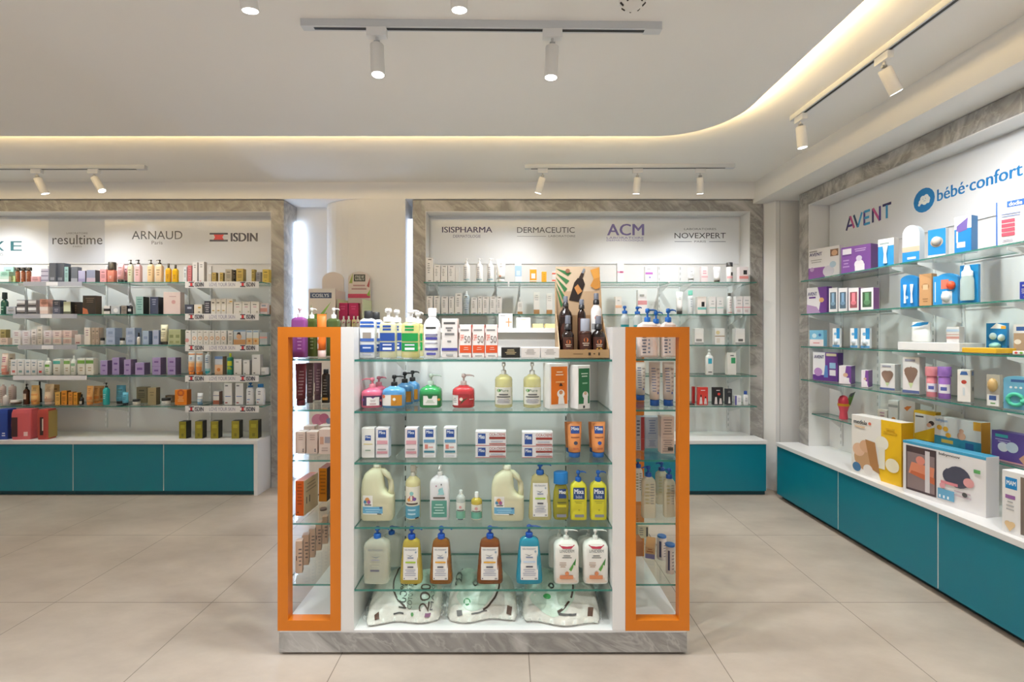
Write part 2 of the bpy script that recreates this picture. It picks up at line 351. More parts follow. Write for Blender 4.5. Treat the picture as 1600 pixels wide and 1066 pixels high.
def jar(sh, x0, x1, yt, c, desc, lid='222', lf=.4, y=None, zb=None, spec=None):
    loc, th, r, H = round_at(sh, x0, x1, yt, y, zb); R = empty('cream_jar', loc, th); m = MB(); hb = H*(1-lf)
    m.loft([(0, r*.92, r*.92), (hb*.1, r*.98, r*.98), (hb*.9, r*.98, r*.98), (hb, r*.85, r*.85)], c, 24)
    art(m, lambda u, v, o: (r*math.sin((u-.5)*2), -r*math.cos((u-.5)*2)-o, .15*hb+.65*hb*v), spec or 'l .2 .2 .8 .8 2 999', 10); m.build('jar_body', R)
    m = MB(); m.loft([(hb-.0005, r, r), (H*.97, r, r), (H, r*.94, r*.94)], lid, 24); m.build('lid', R); reg(R, sh, (x0+x1)/2, desc, 'jar', 'cream jars'); return R
def pack(sh, x0, x1, yt, c, desc, spec='', d=.02, y=None, a=None, n='blister_pack', cat='pack', arch=.0, side=None, fill=None):
    """a backing card with a rounded or pointed top; fill(root, w, d, h) adds what is mounted on it"""
    if a is None: a = 22 if sh[0] == 'R' else 0
    pl, dr, th, w, h, z = place(sh, x0, x1, yt, a, y); ctr = pl+dr*w/2+Vector((-dr.y, dr.x, 0))*d/2
    R = empty(n, (ctr.x, ctr.y, z), th); m = MB(); k = 10
    o = [(-w/2, 0), (w/2, 0)]+[(w/2*math.cos(math.pi*i/k) if arch else w/2*(1-2*i/k), h*(1-arch)+h*arch*math.sin(math.pi*i/k)) for i in range(k+1)]
    n2 = len(o); vs = [(x, -d/2, q) for x, q in o]+[(x, d/2, q) for x, q in o]
    m.add(vs[:n2], [tuple(range(n2))], c); m.add(vs[n2:], [tuple(range(n2))[::-1]], c); m.add(vs, [(i, (i+1) % n2, (i+1) % n2+n2, i+n2) for i in range(n2)], side or c)
    if spec != '-': art(m, lambda u, v, q: (-w/2+u*w, -d/2-q-.0002, v*h), spec or fine_print(c), 1, w/h)
    m.build('card', R)
    if fill: fill(R, w, d, h)
    reg(R, sh, (x0+x1)/2, desc, cat, n.replace('_', ' ')+'s'); return R
# ---------------------------------------------------------------- the setting
def slab(name, x0, x1, y0, y1, z0, z1, mat):
    m = MB(); m.box(x0, x1, y0, y1, z0, z1, mat); return struct(m.build(name))
slab('floor', -6, 3.1, -3, 4.7, -.1, 0, 'floor_tiles')
slab('ceiling', -6, 3.1, -3, 4.7, 2.72, 2.85, 'ceiling_paint')
slab('wall_back', -6, 3.1, 4.47, 4.7, 0, 2.72, 'white_wall')
slab('wall_right', 2.66, 3.1, -3, 4.47, 0, 2.72, 'white_wall')
slab('wall_left', -6, -5.8, -3, 4.47, 0, 2.72, 'white_wall')
m = MB(); m.box(-6, 3.1, -3.15, -3, 2.3, 2.72, 'white_wall'); m.box(-6, -5.2, -3.15, -3, 0, 2.3, 'white_wall'); m.box(2.4, 3.1, -3.15, -3, 0, 2.3, 'white_wall'); struct(m.build('wall_front'))
m = MB()
for x in (-5.2, -3.3, -1.4, .5, 2.34): m.box(x, x+.06, -3.1, -3.04, 0, 2.3, '555')
m.box(-5.2, 2.4, -3.1, -3.04, 0, .08, '555'); m.box(-5.2, 2.4, -3.1, -3.04, 2.24, 2.3, '555'); struct(m.build('added_window_1'))  # unseen shopfront opening, added so the world light can fill the room
slab('trim_1', -5.8, 2.18, 4.18, 4.47, 2.572, 2.72, 'ceiling_paint')            # fascia over the back wall
slab('trim_2', 2.18, 2.66, -3, 4.47, 2.532, 2.72, 'ceiling_paint')              # fascia over the baby-care wall
# lowered ceiling panel with a rounded corner, its edge hiding a warm strip
PX, PY, PR = 1.37, 3.056, .42
def edge(o, n=18):
    r = PR-o; return [(PX-PR+r*math.sin(math.pi/2*i/n), PY-PR+r*math.cos(math.pi/2*i/n)) for i in range(n+1)]
m = MB(); o = [(-5.8, -3), (-5.8, PY)]+edge(0)+[(PX, -3)]; n = len(o)
vs = [(x, y, 2.655) for x, y in o]+[(x, y, 2.675) for x, y in o]
m.add(vs, [tuple(range(n))[::-1], tuple(range(n, 2*n))], 'ceiling_paint'); m.add(vs, [(i, (i+1) % n, n+(i+1) % n, n+i) for i in range(n)], 'ceiling_paint')
c = m.build('ceiling_panel'); struct(c)
m = MB(); a = [(-5.7, PY-.03)]+edge(.03)+[(PX-.03, -2.9)]; b = [(-5.7, PY-.008)]+edge(.008)+[(PX-.008, -2.9)]
for i in range(len(a)-1): m.add([(*q, 2.677) for q in (a[i], a[i+1], b[i+1], b[i])], [(0, 1, 2, 3)], 'cove_glow')
tag(m.build('led_strip'), 'warm yellow light strip glowing along the rounded edge of the lowered ceiling', 'light')
# niche between the two skincare units: column with a rounded shoulder
m = MB(); pts = [(-.92, 4.47), (-.92, 4.18), (-1.21, 4.18)]+[(-1.21-.5*math.sin(t*math.pi/20), 4.45-.27*math.cos(t*math.pi/20)) for t in range(1, 11)]+[(-1.71, 4.47)]
k = len(pts); vs = [(x, y, z) for z in (0, 2.572) for x, y in pts]
for i in range(k-1): m.add([vs[i], vs[i+1], vs[k+i+1], vs[k+i]], [(0, 1, 2, 3)], 'white_wall', 3 <= i <= 12)
struct(m.build('column_1'))
m = MB(); pts = [(2.27, 4.47), (2.275, 4.2), (2.326, 4.10), (2.64, 4.10), (2.64, 4.47)]; k = len(pts); vs = [(x, y, z) for z in (0, 2.531) for x, y in pts]
for i in range(k-1): m.add([vs[i], vs[i+1], vs[k+i+1], vs[k+i]], [(0, 1, 2, 3)], 'white_wall')
m.box(2.36, 2.362, 4.097, 4.1, 0, 2.53, 'aaa'); struct(m.build('column_2'))
for nm, x0, x1, y, lab in (('led', -2.008, -1.996, 4.435, 'cool white light strip down the marble edge of the strip-labelled unit'), ('led', -.915, -.862, 4.3, 'cool white light strip in the gap beside the centre unit')):
    m = MB(); m.box(x0, x1, y-.008, y+.012, .02, 2.42, 'led_glow' if x0 < -1.5 else 'gap_glow'); tag(m.build('led_strip'), lab, 'light')
# ---------------------------------------------------------------- wall display units
def bx(name, par, x0, x1, y0, y1, z0, z1, mat): m = MB(); m.box(x0, x1, y0, y1, z0, z1, mat); return m.build(name, par)
def rails(par, pts, plane, z0=.5, z1=2.0):
    for t in pts:
        m = MB(); q = int((z1-z0)/.05)
        if plane == 'B':
            m.box(t-.011, t+.011, 4.362, 4.37, z0, z1, 'e9e9e9')
            for i in range(q): m.box(t-.004, t+.004, 4.3612, 4.362, z0+.05*i+.015, z0+.05*i+.04, 'fbfbfb' if t < -.8 else 'b9bcbc')
        else:
            m.box(2.58, 2.588, t-.011, t+.011, z0, z1, 'e9e9e9')
            for i in range(q): m.box(2.5792, 2.58, t-.004, t+.004, z0+.05*i+.015, z0+.05*i+.04, 'b9bcbc')
        m.build('shelf_rail', par)
def back_unit(x0, x1, label, railx):
    R = empty('shelving_unit', ((x0+x1)/2, 4.3, 0)); R.location = (0, 0, 0); tag(R, label, 'display unit')
    m = MB(); m.box(x0-.113, x0, 4.2, 4.45, 0, 2.565, 'marble'); m.box(x1, x1+.113, 4.2, 4.45, 0, 2.565, 'marble'); m.box(x0, x1, 4.2, 4.45, 2.467, 2.565, 'marble'); m.build('marble_frame', R)
    m = MB(); m.box(x0, x0+.006, 4.203, 4.372, ZC, 2.467, 'white_board'); m.box(x1-.006, x1, 4.203, 4.372, ZC, 2.467, 'white_board'); m.box(x0+.006, x1-.006, 4.203, 4.372, 2.461, 2.467, 'white_board'); m.build('lining', R)
    bx('back_panel', R, x0+.006, x1-.006, 4.372, 4.40, ZC, 2.461, 'white_board')
    bx('sign_board', R, x0+.02, x1-.02, 4.364, 4.371, 2.02, 2.44, 'sign_board'); rails(R, railx, 'B')
    return R
LU = back_unit(-5.45, -2.122, 'long white shelving unit in grey marble, flag-marked strips on its shelves', [(p-CX)*4.36/F for p in (38, 73, 165, 200, 293, 328, 421)])
MU = back_unit(-.745, 2.155, 'white shelving unit in grey marble, standing directly behind the orange island', [(p-CX)*4.36/F for p in (685, 776, 812, 1030, 1063, 1138)])
RU = tag(empty('shelving_unit'), 'white baby-care shelving unit in grey marble with blue and multicoloured signs', 'display unit')
m = MB(); m.box(2.42, 2.64, 3.805, 3.918, 0, 2.527, 'marble'); m.box(2.42, 2.64, .8, .91, 0, 2.527, 'marble'); m.box(2.42, 2.64, .91, 3.805, 2.416, 2.527, 'marble'); m.build('marble_frame', RU)
m = MB(); m.box(2.424, 2.59, 3.799, 3.805, ZC, 2.416, 'white_board'); m.box(2.424, 2.59, .91, 3.799, 2.41, 2.416, 'white_board'); m.build('lining', RU)
bx('back_panel', RU, 2.59, 2.62, .91, 3.799, ZC, 2.41, 'white_board'); bx('sign_board', RU, 2.582, 2.589, .93, 3.785, 2.0, 2.395, 'sign_board')
rails(RU, (3.655, 3.29, 2.86, 2.68, 2.2, 1.95), 'R')
# lettering on the sign boards
def sign(par, px0, py0, px1, py1, text, col, bold=False, y=4.3635, name='lettering', lab=None, draw=None):
    a, b = P(px0, py1, y), P(px1, py0, y); m = MB()
    art(m, lambda u, v, o: (a.x+(b.x-a.x)*u, y-o*.3, a.z+(b.z-a.z)*v), draw or '%s 0 0 1 1 %s %s' % ('T' if bold else 't', col, text), 1, (b.x-a.x)/max(.001, b.z-a.z))
    o = m.build(name, par)
    if lab: o['label'] = lab
    return o
ink = '3a3d4c'
sign(LU, -80, 377, 34, 392, '', '', lab='dark teal spaced capitals', draw='T 0 0 .16 1 2f6470 N;T .27 0 .42 1 2f6470 U;T .56 0 .76 1 2f6470 X;T .85 0 1 1 2f6470 E'); sign(LU, -16, 395, 5, 400, 'PARIS', '566')
sign(LU, 82, 367, 160, 382, 'resultime', '33363f', lab='dark lower-case lettering'); sign(LU, 104, 363, 137, 366, 'LABORATOIRE', '777b88'); sign(LU, 114, 384, 128, 386.5, 'PARIS', '777b88')
bx('grey_poster', LU, *[v for v in (P(75, 380, 4.36).x, P(163, 380, 4.36).x)], 4.3637, 4.364, 2.03, 2.43, 'd3d8e1')
sign(LU, 206, 361, 285, 374, 'ARNAUD', '33363f', lab='spaced black capitals'); sign(LU, 237, 376.5, 254, 382, 'Paris', '444852')
sign(LU, 361, 364, 402, 377.5, '', '', draw='B 0 0 1 1 2c2f45 ISDIN', lab='bold navy capitals beside a red flag emblem')
FLAG = 'r 0 .8 1 1 2c2f45;r 0 0 1 .22 2c2f45;p d9464c .22 .22 .78 .22 .7 .5 .78 .8 .22 .8 .3 .5;r .3 .25 .7 .78 d9464c'
sign(LU, 327.5, 364, 356, 377.5, '', '', name='flag_emblem', draw=FLAG)
sign(MU, 691, 354.5, 769, 363.5, 'ISISPHARMA', '34305c', True, lab='bold dark violet capitals'); sign(MU, 708, 367, 751, 371.5, 'DERMATOLOGIE', '6b688c')
sign(MU, 808, 355, 898, 364, 'DERMACEUTIC', '4a4e5a', lab='slim grey capitals over a fine line'); sign(MU, 857, 367.5, 899, 370.5, 'LABORATOIRE', '777b86'); sign(MU, 808, 369, 853, 369.6, '', '', name='underline', draw='r 0 0 1 1 777b86')
sign(MU, 949, 350, 1006, 368, 'ACM', '7c74b4', True, lab='large lilac capitals'); sign(MU, 948, 370, 1006, 373.5, 'LABORATOIRE', '857fb8'); sign(MU, 948, 374.5, 1006, 377.5, 'DERMATOLOGIQUE', '857fb8')
sign(MU, 1054, 364, 1134, 372.5, 'NOVEXPERT', '3d4048', lab='spaced dark capitals between small lines'); sign(MU, 1069, 356.5, 1119, 359.5, 'LABORATOIRES', '70747c'); sign(MU, 1085, 376, 1103, 379, 'PARIS', '70747c')
sign(MU, 1054, 377.3, 1081, 378.1, '', '', name='underline', draw='r 0 0 1 1 70747c'); sign(MU, 1108, 377.3, 1134, 378.1, '', '', name='underline', draw='r 0 0 1 1 70747c')
def rsign(y0, y1, z0, z1, draw, name='lettering', lab=None):
    m = MB(); art(m, lambda u, v, o: (2.5815-o*.3, y0+(y1-y0)*u, z0+(z1-z0)*v), draw, 1, abs(y1-y0)/(z1-z0)); o = m.build(name, RU)
    if lab: o['label'] = lab
def bar(c, u0, v0, u1, v1, t=.021, asp=4.3):
    d = Vector(((u1-u0)*asp, v1-v0)).normalized(); nx, ny = -d.y*t*asp/asp, d.x*t*asp
    return 'p %s %f %f %f %f %f %f %f %f' % (c, u0+nx, v0+ny, u0-nx, v0-ny, u1-nx, v1-ny, u1+nx, v1+ny)
AV = [('2b2a5e', .007, 0, .1, 1), ('c8568f', .1, 1, .193, .03), ('4b3a86', .05, .3, .15, .3), ('24476b', .185, 1, .278, 0), ('3f9fd6', .278, 0, .372, 1), ('54408f', .425, 0, .425, 1), ('3f9fd6', .425, .96, .55, .96), ('3f9fd6', .425, .5, .53, .5), ('3f9fd6', .425, .05, .55, .05),
      ('2b2a5e', .61, 0, .61, 1), ('c8568f', .61, 1, .755, 0), ('54408f', .755, 0, .755, 1), ('2b2a5e', .81, .95, .98, .95), ('3f9fd6', .893, .9, .893, 0)]
rsign(3.60, 3.165, 2.16, 2.26, ';'.join(bar(*b) for b in AV), lab='multicoloured stroke capitals')
rsign(2.834, 2.364, 2.168, 2.24, 'T 0 0 1 1 1878be bébé·confort', lab='bright blue lower-case lettering')
rsign(3.0, 2.85, 2.127, 2.277, 'c .5 .5 .5 1878be;c .35 .46 .1 f2f2ee;c .44 .58 .12 f2f2ee;c .6 .6 .12 f2f2ee;c .68 .5 .11 f2f2ee;c .54 .44 .14 f2f2ee;c .28 .36 .06 f2f2ee;c .7 .4 .07 f2f2ee;c .46 .55 .015 1878be;c .58 .56 .015 1878be;r .48 .46 .58 .475 1878be', 'round_emblem', 'white cloud on a round blue disc')
# ---------------------------------------------------------------- cabinets and counters
def cab(x0, x1, y0, y1, flip, lab, grp):
    """a low cabinet with one flat teal door; flip: the door faces the aisle along x"""
    R = tag(empty('base_cabinet', ((x0+x1)/2, (y0+y1)/2, 0)), lab, 'cabinet', grp); R.location = (0, 0, 0)
    if flip:
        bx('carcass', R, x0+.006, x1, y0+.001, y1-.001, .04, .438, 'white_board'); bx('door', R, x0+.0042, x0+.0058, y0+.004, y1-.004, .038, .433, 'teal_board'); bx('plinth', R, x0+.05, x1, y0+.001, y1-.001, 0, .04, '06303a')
    else:
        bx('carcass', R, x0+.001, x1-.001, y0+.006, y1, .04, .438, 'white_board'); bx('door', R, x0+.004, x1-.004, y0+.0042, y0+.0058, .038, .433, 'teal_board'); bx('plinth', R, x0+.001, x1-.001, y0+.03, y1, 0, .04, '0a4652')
    return R
x = -2.16
for i in range(4): cab(x-.768*(i+1), x-.768*i, 3.985, 4.37, 0, 'low teal cabinet under the strip-labelled unit, %s from its white end panel' % ORD[i], 'teal cabinets under the strip-labelled unit')
R = bx('end_panel', None, -2.159, -2.128, 3.985, 4.371, 0, .438, 'white_board'); tag(R, 'white end panel closing the row of teal cabinets beside the island', 'panel')
tag(bx('countertop', None, -5.44, -2.126, 3.98, 4.371, .4385, ZC, 'white_board'), 'long white countertop below the strip-labelled shelves', 'countertop')
x = 2.186
for i in range(4): cab(max(-.742, x-.74*(i+1)), x-.74*i, 3.985, 4.37 if i else 4.199, 0, 'low teal cabinet under the centre unit, %s from the corner column' % ORD[i], 'teal cabinets under the centre unit')
m = MB(); m.box(-.744, 2.154, 3.98, 4.371, .4385, ZC, 'white_board'); m.box(2.154, 2.19, 3.98, 4.199, .4385, ZC, 'white_board'); m.box(-.78, -.744, 3.98, 4.199, .4385, ZC, 'white_board'); tag(m.build('countertop'), 'white countertop of the centre unit behind the island', 'countertop')
for i, (a, b) in enumerate([(3.2, 3.93), (2.455, 3.2), (1.71, 2.455), (.97, 1.71)]): cab(2.235, 2.59 if i else 2.419, a, b, 1, 'low teal cabinet under the baby-care counter, %s from the corner column' % ORD[i], 'teal cabinets under the baby-care counter')
m = MB(); m.box(2.23, 2.589, .92, 3.798, .4385, ZC, 'white_board'); m.box(2.23, 2.419, 3.798, 3.93, .4385, ZC, 'white_board'); tag(m.build('countertop'), 'long white countertop carrying boxes below the baby-care shelves', 'countertop')
# ---------------------------------------------------------------- glass shelves
def glass(sh, x0, x1, y0, y1, z, t, br=None, label=''):
    R = empty('glass_shelf', ((x0+x1)/2, (y0+y1)/2, z)); R.location = (0, 0, 0); m = MB(); m.box(x0, x1, y0, y1, z-t, z, 'shelf_glass')
    e = '2f7f72:g:a85'
    k = m.slot(e)
    for i, f in enumerate(m.f):
        zz = {round(m.v[q][2], 5) for q in f}
        if len(zz) > 1: m.mi[i] = k
    m.build('glass_pane', R)
    for b in br or []:
        q = MB()
        if sh[0] == 'R':
            v = [(2.579, b-.0015, z-t-.0004), (2.579, b-.0015, z-t-.085), (x0+.04, b-.0015, z-t-.012), (x0+.04, b-.0015, z-t-.0004)]; v += [(p[0], p[1]+.003, p[2]) for p in v]
        else:
            f = y0+(.03 if sh[0] != 'G' else .14); v = [(b-.0015, y1-.002, z-t-.0004), (b-.0015, y1-.002, z-t-(.085 if sh[0] != 'G' else .07)), (b-.0015, f, z-t-.012), (b-.0015, f, z-t-.0004)]; v += [(p[0]+.003, p[1], p[2]) for p in v]
        q.add(v, [(0, 1, 2, 3), (4, 5, 6, 7), (0, 1, 5, 4), (1, 2, 6, 5), (2, 3, 7, 6), (0, 3, 7, 4)], 'e6e6e6'); q.build('shelf_bracket', R)
    tag(R, label, 'shelf', 'clear glass shelves'); return R
X = lambda p, y=4.07: (p-CX)*y/F
NB = lambda p: (p-CX)*4.36/F
for i, z in enumerate(ZW):
    for j, (a, b, brk, wh) in enumerate([(X(-75), X(54), (38,), 'farthest from the niche'), (X(56), X(181), (73, 165), 'second from its far end'), (X(183), X(309), (200, 293), 'third from its far end'), (X(311), -2.13, (328,), 'nearest the niche')]):
        glass('L', a, b, 4.07, 4.36, z, .008, [NB(p) for p in brk], 'clear glass shelf, strip-labelled unit %s level, pane %s' % (LV[i], wh))
    for j, (a, b, brk, wh) in enumerate([(-.737, X(793.5), (685, 776), 'nearest the niche'), (X(796), X(1044), (812, 1030), 'in the middle'), (X(1047), 2.147, (1063, 1138), 'nearest the corner column')]):
        glass('M', a, b, 4.07, 4.36, z, .008, [NB(p) for p in brk], 'clear glass shelf, centre unit %s level, pane %s' % (LV[i], wh))
for i, z in enumerate(ZR):
    for a, b, brk, wh in ((2.755, 3.69, (3.655, 2.86), 'nearest the corner column'), (1.9, 2.745, (2.68, 2.2), 'nearer the shop front')):
        glass('R', 2.29 if i < 4 else 2.44, 2.578, a, b if i < 4 else min(b+.1, 3.795), z if i < 4 else 1.37-.262*2.44, .008, brk, 'clear glass shelf, baby-care unit %s level, pane %s' % (LV[i], wh))
# ---------------------------------------------------------------- the island
GI = tag(empty('display_island'), 'freestanding white product island with orange end frames on a grey marble plinth', 'display stand')
m = MB(); m.box(-.975, .755, 2.03, 2.70, 0, .012, '333'); m.box(-.98, .76, 2.006, 2.72, .012, .095, 'marble'); m.build('plinth', GI)
bx('base_board', GI, -.978, .758, 2.008, 2.718, .0955, ZB, 'white_board')
GX = [(-.716, -.661), (.4426, .497)]
for a, b in GX: bx('side_panel', GI, a, b, 2.006, 2.72, ZB, 1.40, 'white_board')
bx('back_panel', GI, -.661, .4426, 2.345, 2.375, ZB, 1.376, 'white_board'); bx('top_board', GI, -.661, .4426, 2.32, 2.72, 1.377, 1.40, 'white_board')
for x0, x1 in ((-.985, -.7165), (.4975, .77)):
    for y in (2.004, 2.676):
        m = MB(); t = .044
        for q in ((x0, x0+t, ZB, 1.40), (x1-t, x1, ZB, 1.40), (x0+t, x1-t, ZB, ZB+.044), (x0+t, x1-t, 1.356, 1.40)): m.box(q[0], q[1], y, y+t, q[2], q[3], 'orange_lacquer')
        m.build('orange_frame', GI)
for p in (633.6, 884):
    x = (p-CX)*2.34/F; m = MB(); m.box(x-.008, x+.008, 2.339, 2.345, ZB, 1.37, 'eee')
    for i in range(24): m.box(x-.0025, x+.0025, 2.3384, 2.339, .14+.05*i, .165+.05*i, '333')
    m.build('shelf_rail', GI)
for i, z in enumerate(ZG):
    glass('G', -.659, .441, 2.008, 2.337, z, .009, [(p-CX)*2.34/F for p in (633.6, 884)] if i < 4 else None, "clear green-edged glass shelf, island front's %s level" % LV[i])
    glass('E', -.98, -.7175, 2.05, 2.674, z, .008, None, "clear glass shelf in the island's niche-side orange frame, %s level" % LV[i])
    glass('F', .4985, .765, 2.05, 2.674, z, .008, None, "clear glass shelf in the island's baby-side orange frame, %s level" % LV[i])
# ---------------------------------------------------------------- lamps
def light_track(p0, p1, label):
    R = empty('light_track'); p0, p1 = Vector(p0), Vector(p1); d = (p1-p0).normalized(); n = Vector((-d.y, d.x, 0)); L = (p1-p0).length
    def bar(a, b, hw, z0, z1, mat, name):
        m = MB(); v = [p0+d*s+n*w+Vector((0, 0, z)) for z in (z0, z1) for s in (a, b) for w in (-hw, hw)]
        m.add(v, [(0, 1, 3, 2), (4, 5, 7, 6), (0, 1, 5, 4), (2, 3, 7, 6), (0, 2, 6, 4), (1, 3, 7, 5)], mat); m.build(name, R)
    bar(0, L, .017, -.03, 0, 'd3d6da', 'rail'); bar(.05, L-.07, .007, -.0315, -.0301, '1c1c1e', 'slot'); bar(L-.07, L, .018, -.033, -.0302, 'd3d6da', 'end_cap')
    tag(R, label, 'light track', 'ceiling light tracks')
def spot(p, d, label, w, ax=(1, 0, 0)):
    """p: foot of the adapter on the rail"""
    p = Vector(p); d = Vector(d).normalized(); ax = Vector(ax); R = empty('track_spotlight', p)
    m = MB(); a = ax*.04; b = Vector((-ax.y, ax.x, 0))*.015
    v = [s*a+t*b+Vector((0, 0, z)) for z in (-.035, 0) for s in (-1, 1) for t in (-1, 1)]; m.add(v, [(0, 1, 3, 2), (4, 5, 7, 6), (0, 1, 5, 4), (2, 3, 7, 6), (0, 2, 6, 4), (1, 3, 7, 5)], 'ececec'); m.build('adapter', R)
    m = MB(); j = Vector((0, 0, -.062)); m.tube([(0, 0, -.034), (0, 0, -.05), j], .006, 'cfcfcf', 8); m.tube([(-.011, 0, -.056), (.011, 0, -.056)], .008, 'bbb', 10); m.build('stem', R)
    c = j+d*.004; e = c+d*.125; m = MB(); m.tube([c, c+d*.004, c+d*.124, e], [.023, .0275, .0275, .0275], 'efedea', 24); m.build('lamp_body', R)
    m = MB(); m.tube([e+d*.0004, e+d*.0015], .024, 'lamp_glow', 24); m.build('lens', R)
    ld = bpy.data.lights.new('lamp', 'SPOT'); ld.energy = w*9; ld.spot_size = math.radians(120); ld.spot_blend = 1; ld.shadow_soft_size = .03; ld.color = (.965, .985, 1)
    lo = bpy.data.objects.new('lamp', ld); COL.objects.link(lo); lo.parent = R; lo.location = e+d*.012; lo.rotation_euler = (-d).to_track_quat('Z', 'Y').to_euler()
    tag(R, label, 'spotlight', 'track spotlights')
ZT = 2.655
light_track((-.848, 1.93, ZT), (.63, 1.95, ZT), 'long white track on the lowered ceiling above the island')
spot((P(589, 45, 1.93).x, 1.93, ZT-.032), (.04, -.03, -1), 'white spotlight with the starry glare, over the island', SPOT_W)
spot((P(863, 45, 1.94).x, 1.94, ZT-.032), (-.04, .06, -1), 'white spotlight hanging straight down above the sun-care display', SPOT_W)
light_track((-1.3, 1.52, ZT), (.6, 1.52, ZT), 'white track above the upper edge of the picture')
spot((-.86, 1.52, ZT-.032), (.06, .25, -1), 'round lit spotlight at the picture top, nearer the warm-lit left side', SPOT_W)
spot((-.165, 1.52, ZT-.032), (.02, .2, -1), 'round lit spotlight at the picture top, beside the track centre', SPOT_W)
ZK = 2.72
light_track((X(820, 3.76), 3.76, ZK), (X(1145, 3.76), 3.74, ZK), 'short white track on the ceiling ring before the centre unit')
for px, d, l in ((848, (-.3, .3, -1), 'tilted white spotlight, first on the track before the centre unit'), (996, (-.02, .25, -1), 'upright white spotlight, second on the track before the centre unit'), (1094, (.12, .3, -1), 'white spotlight nearest the corner, on the track before the centre unit')):
    spot((X(px, 3.76), 3.76, ZK-.032), d, l, SPOT_W*.72)
light_track((-5.2, 3.77, ZK), (X(228, 3.77), 3.77, ZK), 'white track on the ceiling ring before the strip-labelled unit')
spot((X(58, 3.77), 3.77, ZK-.032), (.25, .3, -1), 'unlit-looking spotlight on the track before the strip-labelled unit', SPOT_W*.75)
spot((X(147, 3.77), 3.77, ZK-.032), (.62, -.05, -1), 'tilted lit spotlight near the end of the strip-labelled unit track', SPOT_W*.6)
spot((-4.6, 3.77, ZK-.032), (0, .4, -1), 'white spotlight at the far end of the strip-labelled unit track', SPOT_W)
light_track((1.76, 2.92, ZK), (1.78, .9, ZK), 'white track running along the baby-care side of the ceiling')
spot((1.762, 2.84, ZK-.032), (.12, .05, -1), 'white spotlight at the track end nearest the corner column', SPOT_W, (0, 1, 0))
spot((1.77, 2.22, ZK-.032), (.62, .1, -1), 'tilted lit spotlight over the baby-care side', SPOT_W, (0, 1, 0))
spot((1.77, 1.3, ZK-.032), (.55, .3, -1), 'spotlight out of view on the baby-care side track', SPOT_W, (0, 1, 0))
light_track((-4.5, .3, ZT), (1.2, .3, ZT), 'white track on the ceiling behind the photographer')
light_track((-4.5, -1.3, ZT), (1.2, -1.3, ZT), 'second white track on the ceiling behind the photographer')
for x, y in ((-4.2, .3), (-3, .3), (-1.9, .3), (1.1, .3), (-3.6, -1.3), (-1.8, -1.3), (0, -1.3)):
    spot((x, y, ZT-.032), (0, .05, -1), 'added white fill spotlight, unseen, on a track behind the photographer', FILL_W)  # unseen fill spots and tracks, added to brighten the floor and ceiling
m = MB(); m.loft([(-.035, .012, .012), (-.033, .03, .03), (-.012, .05, .05), (0, .052, .052)], 'e9e6e2', 24)
for i in range(8):
    t = i*math.pi/4; m.tube([(.047*math.cos(t), .047*math.sin(t), -.016), (.036*math.cos(t), .036*math.sin(t), -.028)], .004, '3a3633', 6)
tag(m.build('smoke_detector', None, (.475, 1.80, ZT)), 'white round smoke detector on the ceiling at the picture top', 'detector')
# ---------------------------------------------------------------- strip-labelled unit
W = 'f3f1ee'; K = '1f2226'
# top shelf
stack('L1', 0, 14, [432, 424], [(W, 'low white and mint carton', 'b .5 1 bfd9cc'), ('9fcdbb', 'low mint carton', '')], y=4.10, d=.04)
box('L1', 5, 21, 417, 'a9d3c4', 'tall mint green carton', '', y=4.17, d=.05)
box('L1', 15.5, 23.5, 431, 'c3d9a0', 'small pale green carton')
for i in range(3): bottle('L1', 24+8.6*i, 32.2+8.6*i, 418, '9c5f43:g', 'amber bottle with wide black cap', 'round', 'cap', K, .2, tr=.021, lab=(.8, .15, .85, None), spec='l .1 .2 .9 .9 4 c9987c')
box('L1', 48, 62, 432, 'e0aeb4', 'low pink carton'); 
stack('L1', 64, 75.5, [434, 427, 420], [('c9c6d6', 'flat lilac-grey carton', 'b .3 .5 777390')]*3, d=.05)
box('L1', 76.5, 87, 411, '545a66', 'tall slate grey carton', 'r .2 .1 .8 .25 8d93a0')
box('L1', 88, 99.5, 411, '4c525f', 'tall dark slate carton', 'r .2 .1 .8 .25 8d93a0', y=4.14, d=.07); box('L1', 100.5, 107, 417, '8fb3b5', 'slim pale teal carton', '', side='2f353d', d=.03)
box('L1', 111, 121, 417, '5d6470', 'slate carton with silver foot', 'b 0 .25 9aa0ab'); box('L1', 122, 133, 423, 'a9a7c4', 'short lavender carton', 'b 0 .3 8d8ab0'); box('L1', 135, 149, 422, '848ba3', 'short blue-grey carton', 'b 0 .35 b7a5b5', side='3b3f4c')
box('L1', 156, 166, 421, 'e3a3a8', 'pink carton beside the perfume bottle')
bottle('L1', 169, 182, 410, 'd88a78:g', 'rose perfume bottle with tall black cap', 'square', 'cap', '23252b', .37, tr=.033, lab=(.7, .2, .6, None), spec='l .2 .2 .8 .8 2 f3d9cf')
tube('L1', 183, 195, 411, 'efb4bc', 'pink squeeze tube standing on black cap', '2b2b30'); tube('L1', 194, 200, 414, 'e8aeb6', 'slim pink tube behind the larger pink tube', '2b2b30', y=4.2)
for x0, x1, c, d in ((200, 209, 'dcdfc4', 'pale green lotion bottle with black pump'), (211, 222, 'efc3c6', 'pink lotion bottle with black pump'), (231, 241, 'f0d0a0', 'peach lotion bottle with black pump'), (243.5, 255.5, 'efd2ac', 'broad cream lotion bottle with black pump')):
    bottle('L1', x0, x1, 406, c, d, 'flat', 'pump', '1d1d20', .2, noz=-1, lab=(.75, .15, .8, None), spec='l .1 .3 .9 .9 3 a58b70')
bottle('L1', 259, 268, 412, 'e3ab2c:g', 'golden oil bottle with black cap', 'flat', 'cap', '1d1d20', .24, lab=(.7, .2, .6, None), spec='l .1 .1 .9 .9 3 8a5a1a')
